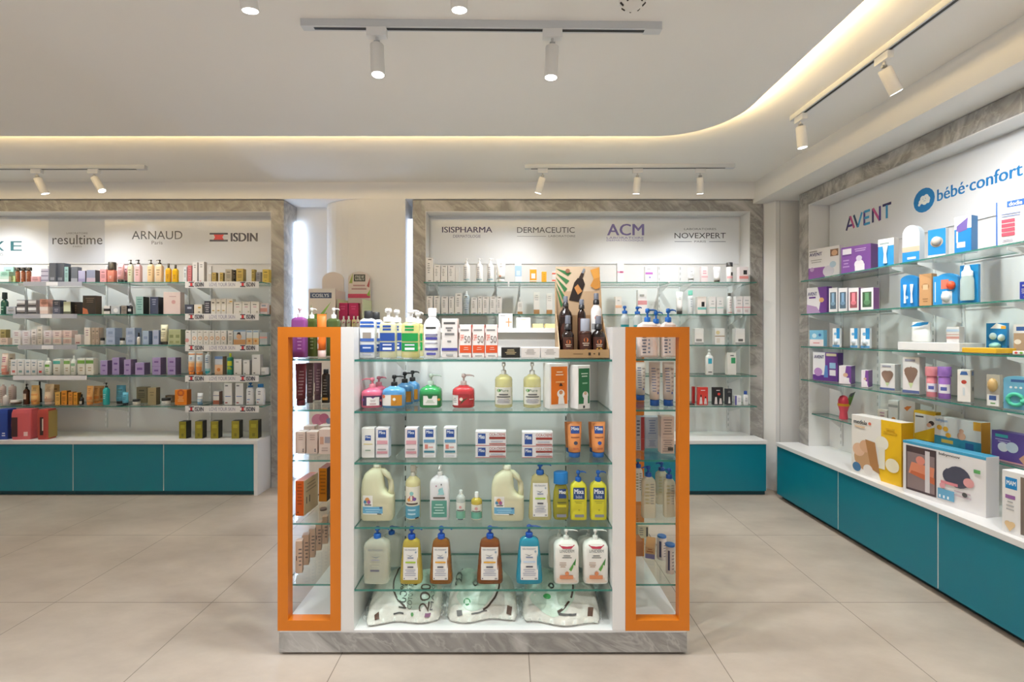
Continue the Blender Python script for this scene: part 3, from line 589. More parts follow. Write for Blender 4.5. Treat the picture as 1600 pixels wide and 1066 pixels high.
bottle('L1', 269.5, 279, 414, 'eab51e:g', 'yellow oil bottle with black cap', 'flat', 'cap', '1d1d20', .22, lab=(.7, .2, .6, None), spec='l .1 .1 .9 .9 3 8a5a1a')
box('L1', 287, 291.5, 417, 'e6ecf0', 'slim white carton', '', d=.03); box('L1', 293, 299.5, 415, 'c9737a', 'slim rose red carton', 'l .2 .2 .8 .9 5 d99', d=.03)
for x0, x1, y in ((300.5, 308.5, 410), (310, 319, 409)): box('L1', x0, x1, y, 'f2efed', 'tall slim white carton', 'l .2 .7 .8 .9 2 999;r .2 .04 .5 .07 c66', side='b9b3b2', d=.04)
box('L1', 325, 330, 428, 'e0dad2', 'low pale wedge carton', '-', d=.03); box('L1', 331, 337.5, 426, 'b39a55', 'small gold carton', '', d=.03, a=-8, side='7e6b3c'); box('L1', 343, 348.5, 426, 'b9a056', 'small gold carton', '', side='8a7540', d=.03)
box('L1', 352, 362, 421, 'b3aa97', 'taupe carton with rounded side', '', side='8d8471'); box('L1', 362.5, 368, 422, '25262b', 'slim black carton', '', d=.04, y=4.15); box('L1', 369, 380, 420, 'c4ab5e', 'wide gold carton', '', side='96824a')
box('L1', 393, 397.5, 421, 'bda658', 'slim upright gold carton', '', d=.04); box('L1', 400, 407, 425, '8d8c93', 'small grey carton', ''); box('L1', 410, 420, 421, 'cdb556', 'bright gold carton at the shelf end', '')
# second shelf
bottle('L2', 1, 14, 457, '1f4a40:g', 'dark green bottle with dropper cap', 'shoulder', 'cap', '17211f', .3, tr=.018, y=4.2, lab=(.7, .2, .6, None), spec='l .1 .1 .9 .9 2 8fb3a5')
box('L2', 9.5, 24.5, 479, 'b9bdc6', 'pale grey low carton', '', side='6a7078')
for x0, x1 in ((26, 39), (44, 56.5)): stack('L2', x0, x1, [480, 468.5], [('8f8d92', 'lower black and white jar carton', 'b .55 .9 e8e8ea;b .1 .3 3a3a40'), ('8f8d92', 'upper black and white jar carton', 'b .5 .9 e8e8ea;b .1 .3 3a3a40')], d=.06)
stack('L2', 62, 75, [479.5, 467.5], [('e6cfc6', 'lower blush pink carton', 'b .5 1 f0e4de'), ('dba89c', 'upper salmon pink carton', '')], d=.06)
stack('L2', 82, 94, [480, 469], [('55596a', 'lower slate carton', 'l .2 .3 .8 .8 2 a6a9b8'), ('4d5162', 'upper slate carton', 'l .2 .3 .8 .8 2 a6a9b8')], d=.06)
box('L2', 99, 110.5, 471.5, 'd4dcc0', 'pale green carton with dark foot', 'b 0 .2 5b6152', side='262829'); box('L2', 112, 126, 472, '292626', 'black low carton', 'l .1 .2 .6 .8 3 6b5a4c', y=4.16)
box('L2', 129, 150, 462, '262526', 'big black gift carton with copper corner', 'p b56a4a 0 0 .45 0 .35 .25 0 .35;l .2 .6 .9 .9 3 6a625c', side='3b2f2a', d=.06)
box('L2', 162, 172, 478, 'e7e4e0', 'small carton with black wave', 'b .35 .65 2a2a2c', side='2b2b2e'); box('L2', 173, 187.5, 478, 'b7bec6', 'small silver-grey carton', 'c .55 .45 .25 e6eaee', side='4a4f57', d=.03); box('L2', 189, 198, 477.5, '84807e', 'small brown-grey carton', '', side='45413f', d=.03)
bottle('L2', 200, 208, 474, '1f2534:g', 'tiny navy bottle with white cap', 'round', 'cap', 'cdd3dd', .2, lab=(.8, .3, .6, 'e5e7ec'), spec='-;')
box('L2', 212, 224, 463.5, '92b7b6', 'teal carton with black side', 'l .15 .2 .85 .9 5 5f8a8a', side='15191c', d=.07); box('L2', 234, 247.5, 464, '39435f', 'navy carton', 'l .2 .5 .8 .9 3 8d95b0', side='20242f', d=.07)
bottle('L2', 248.5, 258, 465, '2a2724:g', 'black bottle behind the navy carton', 'round', 'cap', '1b1a1a', .2, y=4.2)
box('L2', 255, 282, 456.5, 'eed9d6', 'big pale pink carton', 'c .6 .55 .12 e0aeb0;l .3 .75 .8 .85 1 caa', side='d5c2be', d=.06, a=3, y=4.14)
box('L2', 288.5, 302, 476, '3a4255', 'dark blue cube carton', 'r .3 .55 .8 .75 b8bfd0', side='252b38'); box('L2', 303, 316, 476, 'eee6d8', 'cream carton with gold print', 'r .5 .6 .85 .75 d8b04c;r .5 .15 .75 .25 555', side='d9d2c6')
box('L2', 319, 328.5, 470.5, '4a4c5a', 'slim charcoal printed carton', 'l .15 .1 .85 .9 5 b5b5c2'); 
for i in range(3): box('L2', 329.5+8*i, 337+8*i, 467, 'efece6', 'white carton with gold lettering', 'r .2 .7 .7 .78 777;l .2 .15 .8 .3 1 c9a860', d=.05)
box('L2', 353.5, 363.5, 467, 'efece6', 'wider white carton with gold corner', 'r .5 .78 .95 .85 d8b04c;r .3 .7 .7 .73 999', d=.05)
for i in range(3): box('L2', 365+13.4*i, 377.8+13.4*i, 471.5, 'efedea', 'broad white carton with grey heading', 'r .25 .74 .7 .8 777;l .2 .5 .8 .65 1 c9a;r .7 .12 .85 .25 bba', d=.05)
box('L2', 406.5, 417.5, 474, 'd9cfd2', 'small pinkish pack', 'b .2 .55 c98f86;r .2 .7 .8 .85 8fa0b8', d=.04); box('L2', 418.6, 423, 477, 'a58d70', 'narrow brown pack at the shelf end', '', d=.03, y=4.2)
# third shelf
box('L3', 0, 9, 515, 'b3a06a', 'tan carton with gold cap', '', y=4.2); box('L3', 0, 12, 528, 'e3cdc3', 'low blush carton', '')
for x0, x1, a, b in ((19, 32, W, 'f3eef1'), (34.5, 47, 'ece6ea', 'f1eaef')): stack('L3', x0, x1, [527.5, 516.5], [(a, 'lower pinkish white jar carton', 'l .2 .2 .8 .8 2 b8a8b0'), (b, 'upper pinkish white jar carton', 'l .2 .2 .8 .8 2 c49aa8')], d=.06)
box('L3', 49, 57, 514.5, 'efe8e8', 'white carton beside the tall beige one', '', d=.04); box('L3', 58, 66, 509.5, 'ece4dc', 'tall beige-white carton', '', d=.08)
for x0, x1, c in ((68, 80, 'f0e6ea'), (82.5, 96, 'f2dfdb'), (98.5, 112, 'e9cfc9')): stack('L3', x0, x1, [528, 516.5], [(W, 'lower rosy jar carton', 'b .2 .8 %s;l .2 .3 .8 .8 2 b8a0a4' % c), (c, 'upper rosy jar carton', 'l .2 .2 .8 .8 2 b08a90')], d=.06)
box('L3', 116.5, 126.5, 523, 'eee4e4', 'small white carton with plum foot', 'r .2 .12 .8 .25 8a5f6c', d=.04); box('L3', 131.5, 140.5, 512, 'efe6de', 'tall cream carton', 'l .2 .5 .8 .9 3 a89', d=.05); 
for x in (143.5, 149.3): box('L3', x, x+5, 512, 'b9a89a', 'slim brown carton', '', d=.05)
jar('L3', 156.5, 164, 528, 'd8d2cc', 'small jar with black lid', K)
for x0, x1 in ((165.5, 179.5), (196.5, 210.5)): stack('L3', x0, x1, [526.5, 512.5], [('a9b9d6', 'lower powder blue carton', 'r .25 .3 .75 .6 8598be'), ('a3b4d3', 'upper powder blue carton', 'r .25 .3 .75 .6 8598be')], d=.08)
jar('L3', 187, 195.5, 528, 'e8ebe8', 'small white jar with black lid', K, y=4.10); bottle('L3', 214, 220, 520, 'ece8e0', 'tiny cream bottle with black cap', 'round', 'cap', '1b1b1d', .35, y=4.10)
box('L3', 222.5, 232.5, 517, 'a8bcd4', 'short powder blue carton', 'r .2 .4 .8 .6 8598be', side='6a7fa0'); box('L3', 238.5, 248, 516, 'adb9d6', 'short powder blue carton', 'r .2 .4 .8 .6 8598be', side='7285ad')
tube('L3', 250.5, 263.5, 507, 'ece6c8', 'cream tube on black cap', '26282a'); box('L3', 263, 282.5, 515, 'b0b893', 'sage green twin carton', 'r .1 .45 .4 .65 7f8a62;r .6 .45 .9 .65 7f8a62;r .1 .1 .4 .25 8f996f;r .6 .1 .9 .25 8f996f', side='7f8869', d=.07)
box('L3', 289.5, 298.5, 516.5, 'f2f0ee', 'white carton with rosy corner', 'c .3 .3 .35 dba3a0;r .2 .85 .6 .9 888', d=.05)
for i in range(6): box('L3', 299.2+9.15*i, 307.9+9.15*i, 516.5, 'f4f2ef', 'white carton with orange ring', 'c .5 .45 .33 e6b58a;c .5 .45 .2 f4ece4;r .2 .86 .6 .9 888;c .5 .13 .1 9aa', d=.05)
box('L3', 356, 363.5, 517, 'eceae8', 'slim white carton by the photo carton', '', d=.04); box('L3', 365, 384, 516, 'cfd8e4', 'pictured carton with dark-haired face', 'r 0 0 1 .35 dba878;c .45 .55 .22 e0b898;p 3b2f33 .25 .7 .35 .85 .55 .85 .6 .65 .45 .72;b .9 1 8faed0', d=.05)
for x in (384.8, 395): box('L3', x, x+9.4, 516, 'dfe6ea', 'pale blue and orange sun carton', 'b 0 .45 eecb9a;c .5 .25 .2 e59a4c;r .1 .85 .9 .95 8faed0', d=.05)
box('L3', 405.5, 417.5, 519.5, 'b9c4cb', 'clear blue-grey carton', 'b .5 .65 e4a9a4', side='8d999f', d=.05)
# fourth shelf
tube('L4', 2, 14.5, 552, 'f1d9cc', 'cream and coral tube on salmon cap', 'd88a78', 'b 0 .35 e0958a;l .2 .55 .8 .9 3 b58'); tube('L4', 13, 25, 552.5, 'ecdccc', 'cream tube behind the coral tube', 'd7b8a0', y=4.24)
for x0, x1, y, c, e in ((16.5, 26, 562, 'c77', 'two-tone white carton'), (27, 37, 562, '8aa', 'two-tone white carton'), (39, 47.8, 562.5, '8ab', 'bluish white carton'), (48.3, 57.3, 562.5, '8ab', 'bluish white carton'), (58.8, 67.5, 564, 'c0474a', 'white carton with red dot')):
    box('L4', x0, x1, y, 'f0eff0', e, 'l .2 .55 .8 .9 2 8fa3b5;r .25 .15 .75 .3 %s' % c, d=.05, y=4.11)
for x0, x1, y, c, s in ((71, 80.5, 559, '6aa84f', 'p'), (83, 94, 561, '59b5ae', 'b'), (99.5, 109, 561, '7aa860', 'b'), (111.5, 119.5, 556, '8fc0a0', 'p'), (121, 132.5, 560, '77a84f', 'b'), (134, 146, 560, '6fa04c', 'b')):
    if s == 'b': box('L4', x0, x1, y, 'efeee4', 'white carton with leafy band', 'b .68 .88 %s;l .2 .2 .8 .5 2 b9a98a' % c, d=.05, y=4.11)
    else: bottle('L4', x0, x1, y, 'eef0ea', 'white bottle with green band', 'flat', 'cap', 'e6ebe4', .18, lab=(.9, .1, .95, None), spec='b .55 .75 %s;l .1 .1 .9 .4 2 9b9' % c, y=4.11)
for x0, x1, y, q in ((156.5, 168, 563.5, 0), (175, 186.5, 559, 0), (193.5, 204.5, 562, 0), (211, 225.5, 567, 1), (237.5, 251, 559, 2), (261.5, 274.5, 559, 2)):
    box('L4', x0, x1, y, 'a394c6', ('upright purple carton', 'wide low purple carton', 'purple carton printed as two stacked jars')[q], ('r .25 .6 .75 .7 6a4d96;l .25 .2 .75 .4 1 7759a3', 'r .2 .4 .8 .6 6a4d96', 'b .49 .51 7d60a8;r .25 .7 .75 .8 6a4d96;r .25 .2 .75 .3 6a4d96')[q], side='6c5f86', d=.07)
for x in (294, 306): tube('L4', x, x+12, 549.5, 'eef0f2', 'white sun tube fading to orange', 'e0863a', 'b 0 .25 e8924a;b .25 .45 f0b57c;b .45 .55 f5d3ae;b .92 1 e8a070;l .25 .65 .75 .8 2 7d97b8')
bottle('L4', 320.5, 331, 550, 'dfe5ea', 'white and turquoise spray can', 'can', 'cap', 'f0f2f2', .12, lab=(.98, 0, .95, None), spec='b 0 .2 2fa3b5;b .2 .32 9fd0d8;l .2 .6 .8 .9 3 6d8fb0')
box('L4', 335.5, 348, 557, 'dbe1ea', 'blue carton fading to orange', 'b 0 .55 efc8a4;b .85 1 7f9ccc;c .5 .28 .22 e39256', side='a88f7a', d=.06); 
bottle('L4', 355, 365, 552, '2f8c7a', 'yellow and green aerosol can', 'can', 'cap', 'cdd534', .18, lab=(1, .3, .98, None), spec='b 0 1 a3b83a;b .3 .7 cdd534')
for x0, x1, y in ((365.5, 377.5, 561.5), (379.5, 390, 563), (393.5, 406.5, 554.5)): box('L4', x0, x1, y, 'f3f1ef', 'plain white carton with grey heading', 'r .25 .8 .6 .85 999;r .2 .06 .4 .12 777', side='c9c6c4', d=.05)
jar('L4', 406.8, 420.5, 574, 'f4f3f1', 'low white jar', 'f4f3f1', .25)
# lowest shelf
for x0, x1 in ((0, 10), (13, 26)): bottle('L5', x0, x1, 601, 'd8bfb9', 'blush pink can with tiny print', 'can', 'cap', 'c9aaa4', .08, y=4.2, lab=(.8, .2, .85, None), spec='l .1 .1 .9 .9 5 a98')
bottle('L5', 4.5, 14, 617, 'eadfd8', 'short white can before the blush cans', 'can', 'cap', 'efe6e0', .12); jar('L5', 16, 35, 625, '4c3a2a', 'low brown jar under white lid', 'e6ddd6', .5)
bottle('L5', 36, 47, 600, '4a2a18:g', 'brown amber bottle with black pump', 'round', 'pump', '17130f', .24, lab=(.6, .35, .7, 'd8c8b4'))
tube('L5', 48, 63, 602, 'ecc27e', 'cream to orange tube on gold cap', 'e0a95c', 'b 0 .5 d98a3c;b .5 .6 e9b878;l .2 .7 .8 .95 3 a86'); bottle('L5', 58, 66, 596, '2c2019:g', 'dark brown bottle behind the orange tubes', 'round', 'cap', '120f0d', .3, y=4.25)
tube('L5', 69, 86, 600, 'ecd2b0', 'wide cream tube with brown flowers', 'd8c4b4', 'c .4 .25 .2 d08a6a;l .2 .6 .8 .95 4 a86'); tube('L5', 83, 94, 601, 'e0b070', 'ochre tube behind the flowered tube', 'b9854a', y=4.25)
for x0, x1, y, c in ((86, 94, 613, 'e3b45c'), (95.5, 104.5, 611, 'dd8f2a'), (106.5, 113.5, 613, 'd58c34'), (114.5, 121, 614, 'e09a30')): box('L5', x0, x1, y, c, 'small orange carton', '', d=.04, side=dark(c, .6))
bottle('L5', 124, 131.5, 616, '201d1c:g', 'tiny black roll-on bottle', 'round', 'cap', '111', .3, lab=(.7, .1, .5, 'd0c8be'))
for x0, x1, y in ((135, 147, 4.12), (146, 157, 4.2), (154, 164, 4.27)): tube('L5', x0, x1, 603, 'e9ae6c', 'peach tube with orange print', 'd98b40', 'b .15 .35 d9813a;l .2 .5 .8 .95 4 b87030', y=y)
bottle('L5', 160.5, 172, 598, '2fa6ab:g', 'turquoise bottle with black pump', 'round', 'pump', '15191b', .22, y=4.1, noz=-1, lab=(.7, .25, .7, None), spec='l .1 .2 .9 .9 3 bfe3e3')
tube('L5', 181, 198, 602, '58a5c4', 'large blue tube on black cap', '1c242a', '', y=4.18); tube('L5', 191, 201.5, 613, '5aabc9', 'small blue tube on black cap', '1c242a')
jar('L5', 207, 220, 624, 'e6e2d6', 'cream jar with black lid beside the olive cartons', K); box('L5', 213, 229.5, 605, '8d8468', 'olive carton standing behind', '', y=4.24, d=.05); box('L5', 230.5, 244, 606, '968b6c', 'olive carton at the front', 'l .2 .5 .8 .8 2 6f664c', side='6b6350', d=.05)
jar('L5', 252, 267, 622, 'ecebe6', 'cream jar with black lid beside the orange gift pack', K); box('L5', 258, 272, 618, '7a6650', 'brown carton behind the black-lidded jar', '', y=4.26, d=.04)
box('L5', 273, 292, 609.5, 'e8861e', 'bright orange gift carton', 'c .5 .8 .3 c9642a;c .5 .8 .15 e8861e;l .2 .2 .8 .6 4 f6c98c', side='c96a14', d=.06)
tube('L5', 308, 318, 614, 'f0f1f2', 'small white and blue tube', '7fb2d6', 'b 0 .4 8fbede;b .68 .72 39538a'); box('L5', 333, 342.5, 612, 'efece8', 'small white carton with brown foot', 'b .05 .35 a8654c;b .68 .72 39538a', side='8d6f66', d=.05)
for x in (350, 367.5): box('L5', x, x+12.5, 599, 'f4f2f1', 'tall white carton with blue stripe', 'r .15 .86 .5 .91 777;r .15 .38 .85 .41 4a78c4;r .15 .08 .45 .13 a44', side='d3d0ce', d=.06)
bottle('L5', 385.5, 397.5, 598, 'f1f1f2', 'white lotion bottle with blue pump', 'flat', 'pump', '1d5d9c', .2, noz=0, lab=(.8, .1, .85, None), spec='l .2 .6 .8 .95 2 889;r .1 .25 .6 .3 4a78c4;r .1 .05 .4 .1 a44', tr=.02)
bottle('L5', 400.5, 414, 600, 'f1f1f2', 'white lotion bottle with blue cap', 'flat', 'cap', '1d6aa8', .15, lab=(.8, .1, .85, None), spec='l .2 .6 .8 .95 2 889;r .1 .25 .6 .3 4a78c4;r .1 .05 .4 .1 a44', tr=.025)
# counter
for x0, x1, y in ((279.5, 291, 659), (304.5, 316.5, 658.5), (329, 341.5, 658.5), (361.5, 374, 658), (389, 403.5, 657)): box('LC', x0, x1, y, '8c8418', 'olive gold carton with black sides', 'r .2 .6 .8 .8 a89f2a;r .35 .12 .65 .3 6f680f', side='24241c', d=.07, a=6 if x0 > 300 else 2, top='2f2f26')
def gift(x0, x1, yt, c, desc, side, spec):
    pl, dr, th, w, h, z = place('LC', x0, x1, yt, 0, 4.02); d = .1; ctr = pl+dr*w/2+Vector((0, d/2, 0)); m = MB()
    n = 8; prof = [(0, .92), (.12, 1), (.5, 1.03), (.88, 1), (1, .9)]
    m.loft([(v*h, w/2*k, d/2*k, 9) for v, k in prof], c, 32, False); art(m, lambda u, v, o: (w*(u-.5), -d/2*1.03-o, v*h), spec, 1, w/h); art(m, lambda u, v, o: (w/2*1.03+o, -d/2+u*d, v*h), 'r .04 .05 .96 .95 '+side, 1)
    reg(m.build('gift_box', None, (ctr.x, ctr.y, z), .12), 'LC', x0, desc, 'box', 'gift boxes')
gift(-8, 9.5, 640.5, '1d3f9c', 'royal blue gift box at the picture edge', '16307a', 'l .5 .1 .9 .25 2 e8e8f0')
gift(17, 46, 640.5, 'cf5f66', 'red-pink gift box with dark front strip', 'd76a72', 'r .05 .1 .35 .75 3a1c22;r .65 .12 .85 .26 f0d0d0'); gift(57, 73, 640.5, 'b0443c', 'brick red gift box with khaki side', 'a58f52', 'r .3 .15 .6 .75 2a1614;r .5 .3 .6 .7 e8dcd0')
# label strips clipped to the shelf fronts
FL = 'r {0} .78 {1} .92 2c2f45;r {0} .15 {1} .3 2c2f45;r {2} .3 {3} .78 d9464c'
for i in range(5):
    a, b = X(289, 4.06), X(404, 4.06); w = b-a; m = MB(); m.box(-w/2, w/2, 4.062, 4.066, -.052, .004, 'f2f2f2')
    art(m, lambda u, v, o: (-w/2+u*w, 4.0616-o, -.052+.056*v), FL.format(.05, .12, .07, .10)+';T .135 .2 .25 .85 2c2f45 ISDIN;t .33 .25 .68 .8 9b9bb8 LOVE_YOUR_SKIN;'+FL.format(.75, .82, .77, .80)+';T .835 .2 .95 .85 2c2f45 ISDIN', 1, 12)
    tag(m.build('label_strip', None, ((a+b)/2, 0, ZW[i])), 'white strip with flag emblems and slogan on the unit\'s %s glass shelf edge' % LV[i], 'label strip', 'flag label strips')
for i, x0, x1, c, t in ((0, 36, 128, 'a9adb8', 72), (1, 20, 120, 'a9adb8', 63), (2, 28, 120, 'a9adb8', 65), (3, 20, 135, 'e6e6ec', None)):
    a, b = X(x0, 4.06), X(x1, 4.06); m = MB(); m.box(a, b, 4.062, 4.066, ZW[i]-.036, ZW[i]+.002, c); o = m.build('label_strip')
    tag(o, ('grey plastic label strip on the %s glass shelf under dark cartons' if t else 'white blank label strip on the %s glass shelf under white cartons') % LV[i], 'label strip', 'plain label strips')
    if t: m = MB(); m.box(X(t, 4.06), X(t+18, 4.06), 4.0605, 4.0618, ZW[i]-.034, ZW[i]-.002, 'f0f0f2'); q = m.build('price_tag', o)
# ---------------------------------------------------------------- centre unit
P1 = 'r .3 .9 .75 .93 333;l .15 .35 .6 .8 5 9a9a9a;r .3 .04 .7 .07 555'
box('M1', 665.5, 677, 402.5, 'f1efee', 'tallest white dermatology carton', P1, d=.05); 
for x0, x1 in ((678, 688), (689, 699), (700, 711)): box('M1', x0, x1, 414.5, 'f1efee', 'white dermatology carton', P1, d=.05)
box('M1', 711.3, 717.5, 416, 'e3e2e1', 'slim pale grey carton', '-', d=.04)
for x in (723.5, 743.5, 760.5): bottle('M1', x, x+11, 403.5, 'f5f5f4', 'white lotion bottle with white pump', 'round', 'pump', 'f6f6f5', .22, noz=1, lab=(.8, .1, .9, None), spec='l .1 .15 .6 .9 6 aab;b .03 .08 7ab')
tube('M1', 775.5, 790, 405.5, 'f7f6f4', 'tall white tube with tiny red mark', 'f7f6f4', 'l .35 .6 .7 .9 2 999;r .3 .1 .5 .16 e0744a')
box('M1', 804.5, 815, 411, 'e9f0f6', 'sky blue and white carton', 'b .3 .85 a9cbe8;r .2 .35 .8 .6 d5e6f4', d=.05); box('M1', 828, 838.5, 418.5, 'f2a42c', 'orange-framed white carton', 'b .88 1 f7f4ee;r .2 .25 .8 .6 f7f4ee;b .05 .12 f7f4ee', d=.05)
box('M1', 846.5, 854, 424.5, 'f0ab34', 'small orange carton', 'l .3 .2 .7 .8 3 d98a1e', d=.04); box('M1', 862.5, 871, 424, 'f3eeea', 'white carton with red bands', 'b .72 .85 e2604c;b .1 .22 e2604c', d=.04)
box('M1', 964.5, 974.5, 411, 'f5f3f3', 'white carton with pink mark beside sun display', 'b .48 .58 e8a0b8;r .4 .48 .9 .58 a04a70', d=.04); box('M1', 1008.5, 1020, 416, 'f4f2f5', 'white carton with purple band', 'b .48 .62 b06ab8;c .6 .3 .12 8a7ac0;r .2 .8 .7 .85 aaa', d=.05)
tube('M1', 1074, 1085, 419, 'f4f2f1', 'white tube with white cap', 'efedec'); box('M1', 1096, 1106, 417, 'f3e3e3', 'pale pink carton', 'b .3 .4 e9b9bd;l .2 .5 .8 .8 2 d9a', d=.04); tube('M1', 1114.5, 1126, 417, 'f3f1f0', 'white tube on black cap', '333', 'l .3 .6 .7 .8 2 aaa', .13)
bottle('M1', 1134.5, 1145, 410.5, 'eeeceb', 'white aerosol with black cap', 'can', 'cap', '3c3c40', .2, lab=(.95, .1, .8, None), spec='b .2 .4 eeb3b6;r .5 .45 .95 .75 333', tr=.028); box('M1', 1155, 1169.5, 417, 'f1e6e6', 'white carton with coral band and black square', 'b .22 .4 ee9a96;r .45 .5 .85 .78 2c2c2e', d=.05)
for x0, x1, y in ((666.5, 676, 462.5), (678, 687.5, 462.5), (689.5, 700, 463), (701.3, 709.5, 463), (711, 722, 458.5), (736, 746, 465), (746.8, 753.2, 463), (754, 764, 463.5), (765.3, 775.5, 463.5), (776.3, 784, 463)):
    box('M2', x0, x1, y, 'f1efee', 'white dermatology carton', P1+';b 0 .03 bcd', d=.05)
bottle('M2', 723.5, 734, 455, 'c9d6e0', 'pale blue spray bottle', 'round', 'spray', 'f2f4f5', .14, lab=(.9, .1, .9, None), spec='l .1 .1 .9 .9 6 8fa8bd;r .3 .92 .7 .99 333')
for x0, x1, y in ((808.5, 816.5, 472), (834, 843, 456.5), (854, 863, 458.5)): box('M2', x0, x1, y, 'f5f3ef', 'white carton with wooden-brown foot', 'b 0 .2 b58a5c;l .2 .6 .8 .9 3 ccc', d=.04)
box('M2', 961.5, 971.5, 463.5, 'f4efea', 'white carton with peach band', 'b .35 .5 efc4a4;l .2 .7 .8 .85 1 bbb', d=.04); box('M2', 996.5, 1011, 452.5, 'f4f1f1', 'tall white carton with rose band', 'b .38 .55 dd9a9e;r .2 .72 .7 .8 aaa', d=.05)
tube('M2', 1056, 1067, 455.5, 'f5f3f2', 'white tube on black cap', '333', 'l .3 .6 .7 .8 2 ccc', .13); bottle('M2', 1074, 1083.5, 454, 'eef2f4', 'white bottle with mint cap', 'round', 'cap', '7fd0bd', .19, lab=(.8, .1, .9, None), spec='l .2 .3 .8 .9 4 b9c6d0', tr=.02)
box('M2', 1090, 1103.5, 463.5, 'f3eae4', 'white carton with mint band and black square', 'b .25 .38 7fc8c0;r .45 .42 .8 .7 2c2c2e', d=.05)
for x in (1108.5, 1120.5): box('M2', x, x+10, 463.5, 'f3f1ef', 'white carton with fine mint line', 'b .34 .38 8fd0c6;l .2 .5 .8 .8 2 ccc', d=.05)
bottle('M2', 1135, 1144, 458, 'f0efee', 'white bottle with small black cap', 'round', 'cap', '444', .14, lab=(.8, .05, .9, None), spec='l .2 .3 .8 .9 4 c4b4b8;b .02 .06 d88', tr=.013)
for x in (1149.5, 1161.5): box('M2', x, x+11, 463, 'f4f0ef', 'white carton with rose line', 'b .35 .4 e8a6b0;l .2 .5 .8 .85 2 ccc;r .2 .1 .7 .25 e0d0d0', d=.05)
for x0, x1, s, d in ((1085.5, 1099.5, 'r .15 .2 .8 .35 8a8a8a;b 0 .14 a9acae', 'white carton with silver foot'), (1117, 1132.5, 'r 0 .5 1 .55 a58a5c;c .3 .75 .2 e6d8a8;r .15 .1 .5 .4 e3ddd2', 'white carton with gold crown print'), (1149, 1164, 'r .3 .2 .8 .35 666;b 0 .14 a9acae', 'white carton with dark print and silver foot')):
    box('M3', x0, x1, 513.5, 'f3f1ee', d, s, d=.06, side='dcdad7')
bottle('M4', 1102, 1114, 546.5, 'f3f3f1', 'white lotion bottle with blue square', 'flat', 'pump', 'f5f5f3', .2, noz=0, lab=(.85, .1, .85, None), spec='r .2 .6 .8 .95 3fb0cc;r .2 .02 .8 .08 555')
box('M4', 1137, 1150.5, 551.5, 'efece6', 'cream carton with green square', 'r .4 .52 .9 .78 3f9e6c;r .3 .85 .7 .9 777', d=.05)
box('M5', 1076, 1085.5, 631.5, '26262a', 'flat black tray', '-', d=.06); box('M5', 1082.5, 1086, 604.5, 'b8292b', 'thin red card by the black tray', '-', d=.03, y=4.2)
FLASK = 'p {0} .15 .05 .45 .05 .38 .45 .22 .45;p {0} .6 .05 .9 .05 .83 .38 .67 .38;r .25 .45 .36 .58 222;r .7 .38 .8 .48 222;l .25 .78 .75 .88 1 f0e0e0'
for x0, x1, c, d, cc in ((1090.5, 1106.5, 'd8403a', 'red bag-shaped carton with flask print', ''), (1114, 1130, '26262c', 'black bag-shaped carton with flask print', ';c .58 .62 .14 d8403a')):
    pack('M5', x0, x1, 605.5, c, d, FLASK.format('e8dcdc')+cc, d=.03, n='carton', cat='box')
box('M5', 1135, 1144, 608, '30323a', 'slim black carton with white flask', 'p d8d8d8 .3 .1 .7 .1 .6 .5 .4 .5;l .2 .75 .8 .9 2 999', d=.04); box('M5', 1148.5, 1158.5, 618.5, 'eeecf0', 'white carton with purple edge', 'r 0 0 .25 1 4f4a9c;l .4 .3 .9 .8 3 b9b5c8', d=.04)
bottle('M5', 1160.5, 1169, 611, 'efefef', 'small white bottle with royal blue cap', 'flat', 'cap', '24499c', .24, lab=(.8, .1, .8, None), tr=.014)
# ---------------------------------------------------------------- floor displays in the niche
def floor_display(x0, x1, yt, yh, y, label, sign_at, extra, side):
    R = empty('floor_display', (0, 0, 0)); a, b = (x0-CX)*y/F, (x1-CX)*y/F; zt = EYE+(CY-yh)*y/F; zz = EYE+(CY-yt)*y/F; w = b-a; cx = (a+b)/2
    R.location = (cx, y+.15, 0)
    m = MB(); d = .27
    m.box(-w/2, w/2, -.15, .12, 0, 1.43, 'e9e3dc', side); art(m, lambda u, v, o: (-w/2+u*w, -.15-o-.0003, 1.43*v), extra, 1, w/1.43); m.build('display_body', R)
    m = MB(); m.box(-w/2, -w/2+.006, -.14, .12, 1.4305, zt, 'e9e3dc', side); m.box(w/2-.006, w/2, -.14, .12, 1.4305, zt, 'e9e3dc', side); m.box(-w/2, w/2, .114, .12, 1.4305, zt, 'e6dfd8'); m.build('tray_wall', R)
    m = MB(); o = [(-w*.46, zt-.02), (w*.46, zt-.02)]+[(w*.46*math.cos(math.pi*i/14), zz-.07+.07*math.sin(math.pi*i/14)) for i in range(15)]; n = len(o); vs = [(p, q, r) for q in (.1005, .113) for p, r in o]
    m.add(vs, [tuple(range(n)), tuple(range(n, 2*n))[::-1]]+[(i, (i+1) % n, n+(i+1) % n, n+i) for i in range(n)], 'ddd3cd')
    if sign_at: art(m, lambda u, v, q: (-w*.46+u*w*.92, .1005-q-.0003, zt+(zz-zt)*v), sign_at, 1, w/(zz-zt))
    m.build('header_card', R); tag(R, label, 'floor display', 'cardboard floor displays'); return R
floor_display(483, 522, 419, 452, 3.89, 'white cardboard floor display with aloe leaf and blank rounded header', '', 'r .06 .9 .94 .965 e9e3dc;c .35 .46 .25 cf8aa8;c .6 .47 .2 b96a8c;c .8 .455 .12 7a8ab0;p 5a9a4a .3 .4 .5 .43 .6 .39;p 8fc06a .1 .37 .5 .4 .3 .36', 'd9cfc8')
